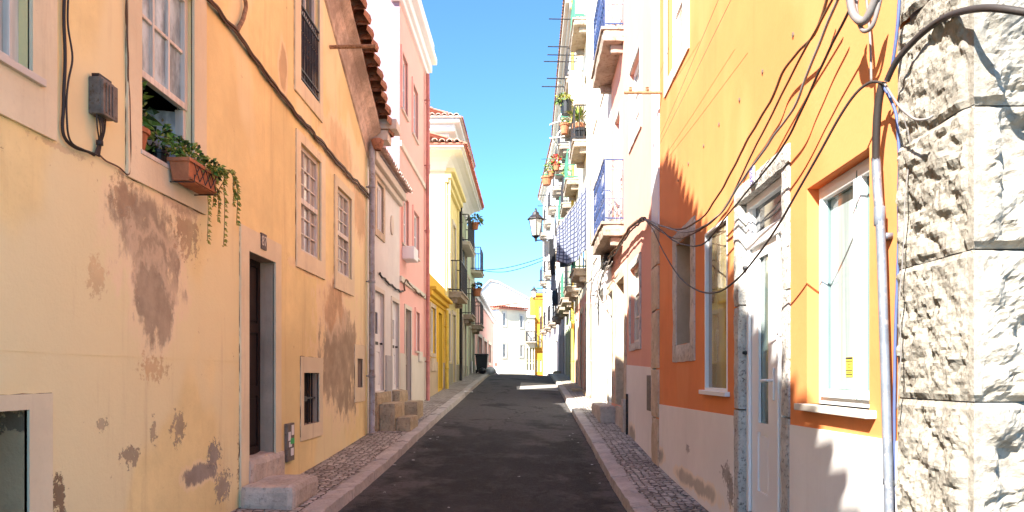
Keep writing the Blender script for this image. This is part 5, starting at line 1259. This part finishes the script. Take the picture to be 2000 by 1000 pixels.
potted('potted_plant', 'bushy green pot outermost on the green railed balcony of the pale house', at(1077, 345, 32.4), .15, .25, (.25, .3, .3), n=140, size=.11)
potted('potted_plant', 'terracotta pot hung low on the far green balcony', at(1068, 362, 39), .3, .45, (.25, .25, .1), n=60, size=.1)
potted('potted_plant', 'little pot of leaves on the nearer mint house balcony rail', at(1109, 355, 30.9), .13, .25, (.22, .22, .2), n=90, size=.1)
# ---------------------------------------------------------------- washing
def cloth(name, label, mat, A, B, H, nu=40, nv=46, wave=.05, gather=0, cat='laundry', group=None, hem=.0, thick=.006):
    A, B = Vector(A), Vector(B); nrm = (B-A).cross(Vector((0, 0, 1))).normalized(); sd_ = random.uniform(0, 50)
    def fn(u, v):
        sag = -.10*(B-A).length*u*(1-u)*.55
        w = wave*(.35+.9*v)*math.sin(u*19+sd_+1.3*noise.noise(Vector((u*3, v*1.5, sd_))))+wave*1.2*v*noise.noise(Vector((u*4, v*2.2, sd_+9)))
        p = A+(B-A)*(u+(u-.5)*-gather*v); hh = H(u) if callable(H) else H
        return p+nrm*w+Vector((0, 0, sag-hh*v+hem*.5*math.sin(u*30)*max(0, v-.92)*6*.2))
    mb = MB(); mb.grid(fn, nu, nv, True); o = mb.build(name, mat, smooth=True)
    s_ = o.modifiers.new('cloth', 'SOLIDIFY'); s_.thickness = thick
    return tag(o, label, cat, group)
A_ = at(1154, 348, 21.9); B_ = at(1088, 446, 22.7)
cloth('bedspread', 'big blue and white checked bedspread hung from the cream house clothes line', 'check', A_, B_, lambda u: 1.95-.95*u+.32*math.sin(3.14*u), wave=.05, cat='bedspread')
cloth('garment', 'long black garment hanging beside the checked bedspread', 'cloth_black', at(1085, 466, 25.0), at(1073, 466, 25.4), lambda u: 1.15+.15*math.sin(u*3), 12, 30, .04, .3)
cloth('garment', 'grey stocking-like garment below the long black one', 'cloth_grey', at(1084, 533, 25.3), at(1076, 533, 25.5), .62, 8, 20, .03, -.4)
cloth('garment', 'pale shirt hanging outermost on the washing line', 'cloth_light', at(1073, 470, 26.0), at(1062, 470, 26.2), .75, 12, 24, .04, -.2)
cloth('garment', 'dark grey cloth folded over the line end beside the bedspread', 'cloth_grey', at(1095, 458, 24.2), at(1080, 462, 24.6), .42, 12, 20, .04, .1)
cloth('garment', 'black cloth hanging under the checked bedspread in front of the blue door', 'cloth_black', at(1122, 492, 23.2), at(1092, 500, 24.6), .40, 14, 18, .04, .05)
cloth('garment', 'small red cloth peg-hung at the corner below the bedspread', 'cloth_red', at(1094, 500, 24.7), at(1088, 500, 24.8), .22, 6, 10, .02)
cloth('garment', 'dark garment hung under the far balcony of the grey house', 'cloth_black', at(1088, 562, 38), at(1078, 566, 39.5), .9, 10, 18, .05)
mb = MB(); mb.tube(smooth_path([at(1156, 342, 21.8), A_+Vector((0, 0, .01)), (A_+B_)/2+Vector((0, 0, -.06)), B_, at(1085, 463, 25.0), at(1060, 466, 26.3)], 5), .010, 5)
tag(mb.build('clothes_line', 'cable_white', smooth=True), 'pale clothes line slanting out from the cream house', 'clothes line')
ra = thing('drying_rack', 'white tubular drying rack hooked outside the palm balcony', 'drying rack', at(1090, 262, 24.8))
mb = MB()
for p in (((1073, 244), (1090, 238), (1112, 236)), ((1073, 270), (1092, 268), (1103, 266)), ((1112, 236), (1100, 250), (1091, 260), (1089, 266)), ((1100, 218), (1091, 232), (1097, 240))): mb.tube(smooth_path([at(x, y, 24.9) for x, y in p], 4), .022, 6)
mb.build('tube', 'enamel', ra, smooth=True)
# ---------------------------------------------------------------- street lamps
def lamp(label, c, s, wall, grp='wall lanterns on the sunny side'):
    c = Vector(c); t = thing('street_lamp', label, 'street lamp', wall, grp)
    def ring_(r, h, n=6): return [c+Vector((r*math.cos(6.283*(k+.5)/n), r*math.sin(6.283*(k+.5)/n), h))*1 for k in range(n)]
    rb, rt, hb, ht = .15*s, .27*s, -.36*s, .22*s
    b, tp = ring_(rb, hb), ring_(rt, ht)
    mb = MB()
    for k in range(6): mb.tube([b[k], tp[k]], .013*s, 4); mb.tube([b[k], b[(k+1) % 6]], .014*s, 4); mb.tube([tp[k], tp[(k+1) % 6]], .02*s, 4)
    mb.lathe(c, [(rb*1.05, hb), (rb*.6, hb-.05*s), (.05*s, hb-.09*s), (.03*s, hb-.2*s), (0, hb-.22*s)], 6); mb.build('lantern_frame', 'iron', t)
    mb = MB(); mb.lathe(c, [(rt*1.15, ht), (rt*1.1, ht+.03*s), (rt*.72, ht+.13*s), (rt*.66, ht+.15*s), (rt*.5, ht+.16*s), (rt*.42, ht+.26*s), (.05*s, ht+.30*s), (.03*s, ht+.36*s), (.045*s, ht+.38*s), (0, ht+.42*s)], 8); mb.build('lantern_roof', 'iron', t)
    mb = MB()
    for k in range(6): j = (k+1) % 6; mb.poly([b[k]*.985+c*.015, b[j]*.985+c*.015, tp[j]*.985+c*.015, tp[k]*.985+c*.015])
    mb.build('pane', 'lantern_glass', t)
    mb = MB(); w = Vector(wall); e = c+Vector((0, 0, hb-.16*s))
    mb.tube([e, e+(w-e)*.5+Vector((0, 0, .02)), w], .022*s, 6); q = w+Vector((0, 0, -.5*s))
    mb.tube(smooth_path([e+(w-e)*.25, e+(w-e)*.5+Vector((0, 0, -.08*s)), e+(w-e)*.8+Vector((0, 0, -.28*s)), q], 6), .016*s, 5)
    ex = (w-e).normalized(); mb.tube(curl(e+(w-e)*.5+Vector((0, 0, -.22*s)), ex, Vector((0, 0, 1)), .13*s, 1.4, 18), .012*s, 5)
    mb.tube(curl(e+(w-e)*.14+Vector((0, 0, .08*s)), ex, Vector((0, 0, 1)), .08*s, 1.2, 14), .012*s, 5)
    mb.box(FR, w.y-.05, w.y+.05, w.z-.6*s, w.z+.12*s, 0 if abs(w.x-XR) < .05 else XR-w.x-.02, XR-w.x+.03); mb.build('bracket', 'iron', t)
    return t
Yl = 25.6; lamp('larger nearer black iron wall lantern beside the washing', at(1046.5, 441, Yl), 1.0, (XR, Yl+.1, (CY-466)/F*Yl))
Yl = 47.5; lamp('smaller farther black iron wall lantern above the amber house', at(1043, 573, Yl), .78, (XR-.06, Yl+.1, (CY-584)/F*Yl))
# ---------------------------------------------------------------- cables on the sunny side
def rc(pts, d, r, mat, label, group=None, jit=.0): return wall_cable(pts, d, r, mat, label, R, FR, group, jit)
rc([(1618, -8), (1590, 68), (1556, 104), (1528, 140), (1504, 200), (1456, 280), (1436, 320), (1416, 360), (1392, 398), (1372, 424), (1335, 446), (1300, 444), (1258, 426)], .10, .010, 'cable_brown', 'thickest brown cable slanting down the orange wall', jit=.01)
rc([(1630, -8), (1576, 90), (1536, 165), (1500, 240), (1470, 298), (1424, 392), (1384, 438), (1326, 466), (1290, 452), (1258, 427)], .12, .008, 'cable_brown', 'thin brown cable just below the thickest one on the orange wall', jit=.008)
rc([(1640, -8), (1602, 80), (1574, 150), (1552, 208), (1514, 262), (1478, 312), (1440, 366), (1404, 420), (1350, 452), (1305, 446), (1259, 428)], .14, .009, 'cable_grey', 'grey cable passing over the stone lintel to the salmon house', jit=.01)
rc([(1672, -8), (1645, 48), (1600, 140), (1560, 230), (1520, 300), (1470, 362), (1420, 420), (1370, 478), (1320, 472), (1285, 445), (1259, 429)], .15, .008, 'cable', 'thin black cable crossing the lintel, sagging lowest before the corner', jit=.008)
rc([(1725, 162, .10), (1700, 161, .12), (1672, 182, .16), (1640, 228, .20), (1600, 300, .24), (1560, 370, .27), (1520, 440, .28), (1480, 498, .28), (1440, 545, .27), (1400, 571, .26), (1360, 566, .24), (1325, 538, .22), (1295, 490, .18), (1275, 448, .14), (1259, 429, .10)], .2, .0075, 'cable', 'single black cable drooping in a deep loop in front of the glazed door')
rc([(1712, -6, .12), (1690, 40, .14), (1668, 30, .16), (1660, -6, .17)], .15, .022, 'cable_grey', 'thick pale grey loop of hose hanging at the top of the orange wall')
rc([(1720, -6, .10), (1704, 50, .12), (1684, 58, .14), (1672, 20, .14), (1674, -6, .13)], .12, .012, 'cable_grey', 'thinner grey loop hanging inside the hose loop')
rc([(1714, -6), (1722, 80), (1724, 160)], .06, .007, 'cable_grey', 'straight grey wire falling from the hose loops')
rc([(1724, 160, .09), (1716, 200, .09), (1712, 250, .08), (1711, 318, .06)], .08, .020, 'cable', 'black hose entering the galvanised conduit')
rc([(1724, 166, .09), (1740, 195, .06), (1752, 230, .04), (1756, 300, .03), (1755, 420, .02), (1752, 560, .02), (1748, 720, .02), (1744, 1010, .02)], .05, .008, 'cable_blue', 'blue wire running down where orange paint meets rough stone', jit=.006)
rc([(1757, -6, .09), (1752, 60, .09), (1742, 130, .09), (1730, 158, .09)], .09, .008, 'cable_blue', 'dark blue wire falling along the edge of the stone corner')
mb = MB(); mb.tube(smooth_path([at(1732, 158, 3.5), at(1752, 118, 3.42), at(1790, 75, 3.3), at(1835, 40, 3.15), at(1880, 22, 2.95), at(1940, 16, 2.75), at(2040, 30, 2.6)], 8), .0145, 8)
tag(mb.build('cable', 'cable', smooth=True), 'heavy black cable arching across the rough stone corner', 'cable')
rc([(1729, 165, .1), (1755, 205, .14), (1775, 225, .16), (1790, 234, .15), (1810, 233, .13), (1822, 226, .11)], .1, .006, 'cable_grey', 'short grey wire looping over the stone', jit=.004)
mb = MB(); mb.tube(smooth_path([at(x, y, 3.42) for x, y in ((1764, 215), (1768, 240), (1777, 275), (1775, 320), (1768, 380), (1766, 440), (1762, 520), (1756, 600), (1760, 680), (1756, 740), (1752, 800))], 5), .003, 5)
tag(mb.build('cable', 'cable_grey', smooth=True), 'hair thin wire straggling down the rough stone face', 'cable')
g = 'hair thin wires strung across the orange wall'
for k, (a, b) in enumerate((((1405, -5), (1288, 270)), ((1430, -5), (1289, 280)), ((1340, -5), (1287, 150)))):
    mb = MB(); Y0, Y1 = 8.2, 10.2; P0, P1 = at(a[0], a[1], F*(XR-.22)/(a[0]-CX)), at(b[0], b[1], F*(XR-.12)/(b[0]-CX))
    mb.tube([P0, (P0+P1)/2+Vector((0, 0, -.01)), P1], .0022, 4); tag(mb.build('wire', 'cable_grey', smooth=True), ['hair thin wire across the upper orange wall', 'hair thin wire across the upper orange wall', 'hair thin wire crossing the upper white window'][k], 'wire', g if k < 2 else None)
# cable tangle on the salmon house
for k, (pts, r, mt, lb) in enumerate((
    ([(1258, 427), (1240, 436), (1224, 454), (1208, 480), (1190, 502), (1180, 520)], .03, 'cable_brown', 'fat brown bundle from the corner to the tangle under the blue balcony'),
    ([(1258, 430), (1236, 446), (1220, 468), (1202, 494), (1186, 515), (1172, 560), (1168, 640)], .016, 'cable', 'black cable under the bundle dropping into the tangle'),
    ([(1192, 505), (1180, 540), (1186, 575), (1176, 590), (1166, 560), (1174, 528), (1190, 520)], .012, 'cable_white', 'pale loop of cable in the tangle beside the glass door'),
    ([(1196, 512), (1172, 552), (1160, 600), (1154, 560), (1160, 520), (1180, 508)], .012, 'cable_white', 'wider pale loop hanging at the white wall edge'),
    ([(1186, 510), (1168, 530), (1158, 550), (1152, 600), (1152, 680)], .014, 'cable_grey', 'grey cable falling from the tangle down the white wall edge'),
    ([(1156, 545), (1140, 560), (1128, 580), (1118, 590), (1108, 600)], .016, 'cable', 'black cable strung on past the cream house doors'))):
    rc(pts, .12+.02*k, r, mt, lb, jit=.03)
mb = MB(); mb.rough(FR, 15.9, 16.6, 2.42, 2.72, .04, .22, .05, .03, 8, .03); tag(mb.build('splice_box', 'plastic_black', smooth=False), 'black clump of spliced cables under the lower blue balcony', 'splice box')
mb = MB(); Yk = R(1293, 181)[0]; P0 = at(1293, 181, Yk); P1 = at(1219, 181, Yk)
mb.tube([P0, P1], .022, 6)
for px in (1231, 1264): mb.lathe(at(px, 181, Yk)+Vector((0, 0, .02)), [(0, 0), (.02, 0), (.028, .02), (.018, .035), (.026, .05), (0, .07)], 8)
tag(mb.build('bracket', 'rust'), 'rusty wire bracket with two insulators on the orange house corner', 'bracket')
mb = MB()
for dz in (0, .16): mb.tube(smooth_path([Vector((-2.42, 31.8, 4.66+dz*.2)), Vector((-1, 29.5, 4.42-dz)), Vector((.6, 27.2, 4.52-dz*.7)), Vector((1.82, 25.6, 4.95-dz*.3))], 8), .014, 5)
tag(mb.build('cable', 'cable', smooth=True), 'pair of dark cables strung across the street against the sky', 'cable')
# ---------------------------------------------------------------- rubbish by the crest
bx, by = -2.42, 36.2; bz = pzl(bx, by)
tb = thing('wheelie_bin', 'black wheeled rubbish bin standing on the shaded pavement near the crest', 'bin', (bx, by, bz))
mb = MB(); q = []
for x, y, z in [(x, y, z) for x in (-1, 1) for z in (0, 1) for y in (-1, 1)]:
    k = .24 if z == 0 else .31; q.append(Vector((bx+x*k, by+y*k*1.15, bz+.06+z*.86)))
mb.hexa(q); mb.build('body', 'plastic_black', tb, bevel=.03)
mb = MB(); mb.xbox(bx-.34, bx+.34, by-.40, by+.38, bz+.92, bz+.98); mb.tube([(bx-.3, by+.42, bz+.92), (bx+.3, by+.42, bz+.92)], .02, 6); mb.build('lid', 'plastic_black', tb, bevel=.02)
for sx in (-1, 1):
    mb = MB(); mb.tube([(bx+sx*.27, by+.25, bz+.1), (bx+sx*.33, by+.25, bz+.1)], .1, 12); mb.build('wheel', 'plastic_black', tb)
def bag(label, c, r, mat, cat='rubbish bag', grp=None):
    mb = MB(); c = Vector(c); n = 14
    def fn(u, v):
        th, ph = u*6.28318, v*math.pi; k = 1+.22*noise.noise(Vector((math.cos(th)*1.6, math.sin(th)*1.6, ph*1.7))+c*3)+.1*noise.noise(Vector((math.cos(th)*5, math.sin(th)*5, ph*5))+c)
        rr = math.sin(ph)*(1 if ph > .6 else .6)
        return c+Vector((rr*math.cos(th)*r*k, rr*math.sin(th)*r*k, r*(.75+.8*math.cos(ph)*k)))
    mb.grid(fn, 18, n); o = mb.build('rubbish_bag', mat, smooth=True)
    return tag(o, label, cat, grp)
bag('white knotted rubbish bag leaning at the road side of the bin', (bx+.46, by-.35, pzl(bx+.4, by-.35)), .24, 'bag_white'); bag('shiny black rubbish bag at the foot of the bin', (bx+.05, by-.62, pzl(bx, by-.6)), .2, 'bag_black'); bag('small pale bag slumped behind the white one', (bx+.55, by+.1, pzl(bx+.5, by)), .17, 'paper')
mb = MB(); mb.box(FL, by-1.3, by-.75, pzl(bx, by)+.01, pzl(bx, by)+.6, .06, .1); tag(mb.build('cardboard_sheet', 'paper'), 'pale sheet leaning on the wall before the bin', 'sheet')
def litter(label, c, r, mat='paper', grp=None):
    c = Vector(c); mb = MB()
    def fn(u, v): return c+Vector(((u-.5)*r*2, (v-.5)*r*1.6, .01+r*.5*abs(noise.noise(Vector((u*3, v*3, c.y))))+r*.3*(.5-abs(u-.5))))
    mb.grid(fn, 8, 8); return tag(mb.build('litter', mat), label, 'litter', grp)
litter('crumpled white paper on the kerb edge of the shaded pavement', (-1.98, 23.0, rz(-1.98, 23)+.1), .14)
rl = random.Random(3)
for k in range(26):
    y = rl.uniform(7.6, 17); x = rl.choice((RXL+rl.uniform(.02, .35), RXR-rl.uniform(.02, .3), rl.uniform(-1.6, .8)))
    litter('tiny scrap of pale litter lying on the dark asphalt', (x, y, rz(x, y)), rl.uniform(.008, .022), grp='tiny litter scraps on the road')
# ---------------------------------------------------------------- light and camera
LD = Vector((1.0, 1.38, -1.42)).normalized()          # the way the sunlight travels
el = math.asin(-LD.z); az = math.atan2(-LD.x, -LD.y)    # bearing of the sun, clockwise from +Y
w = bpy.data.worlds.new('World'); SC.world = w; w.use_nodes = True
nt = w.node_tree; sk = nt.nodes.new('ShaderNodeTexSky'); sk.sky_type = 'NISHITA'; sk.sun_disc = False
sk.sun_elevation = el; sk.sun_rotation = az; sk.air_density = .75; sk.dust_density = 0.0; sk.ozone_density = 5.0; sk.altitude = 2500
mx = nt.nodes.new('ShaderNodeMix'); mx.data_type = 'RGBA'; mx.blend_type = 'MULTIPLY'; mx.inputs[0].default_value = 1; mx.inputs[7].default_value = (.74, 1.0, 1.0, 1)
nt.links.new(sk.outputs[0], mx.inputs[6]); nt.links.new(mx.outputs[2], nt.nodes['Background'].inputs[0]); nt.nodes['Background'].inputs[1].default_value = .098
sl = bpy.data.lights.new('sun', 'SUN'); sl.energy = 3.75; sl.angle = math.radians(.5); sl.color = (1, .955, .88)
so = bpy.data.objects.new('sun', sl); COL.objects.link(so); so.rotation_euler = (-LD).to_track_quat('Z', 'Y').to_euler(); so.location = (-20, -25, 30)
cam = bpy.data.cameras.new('camera'); co = bpy.data.objects.new('camera', cam); COL.objects.link(co)
co.location = (0, 0, 0); co.rotation_euler = (math.pi/2, 0, 0)
cam.sensor_width = 36; cam.lens = F/2000*36; cam.shift_x = (1000-CX)/2000; cam.shift_y = (CY-500)/2000; cam.clip_start = .05; cam.clip_end = 2000
SC.camera = co
SC.view_settings.view_transform = 'Standard'; SC.view_settings.look = 'None'; SC.view_settings.exposure = 2.45; SC.view_settings.gamma = 1
SC.cycles.use_denoising = True; SC.cycles.max_bounces = 8; SC.cycles.diffuse_bounces = 6; SC.cycles.glossy_bounces = 3
SC.cycles.sample_clamp_indirect = 6; SC.cycles.caustics_reflective = False; SC.cycles.caustics_refractive = False
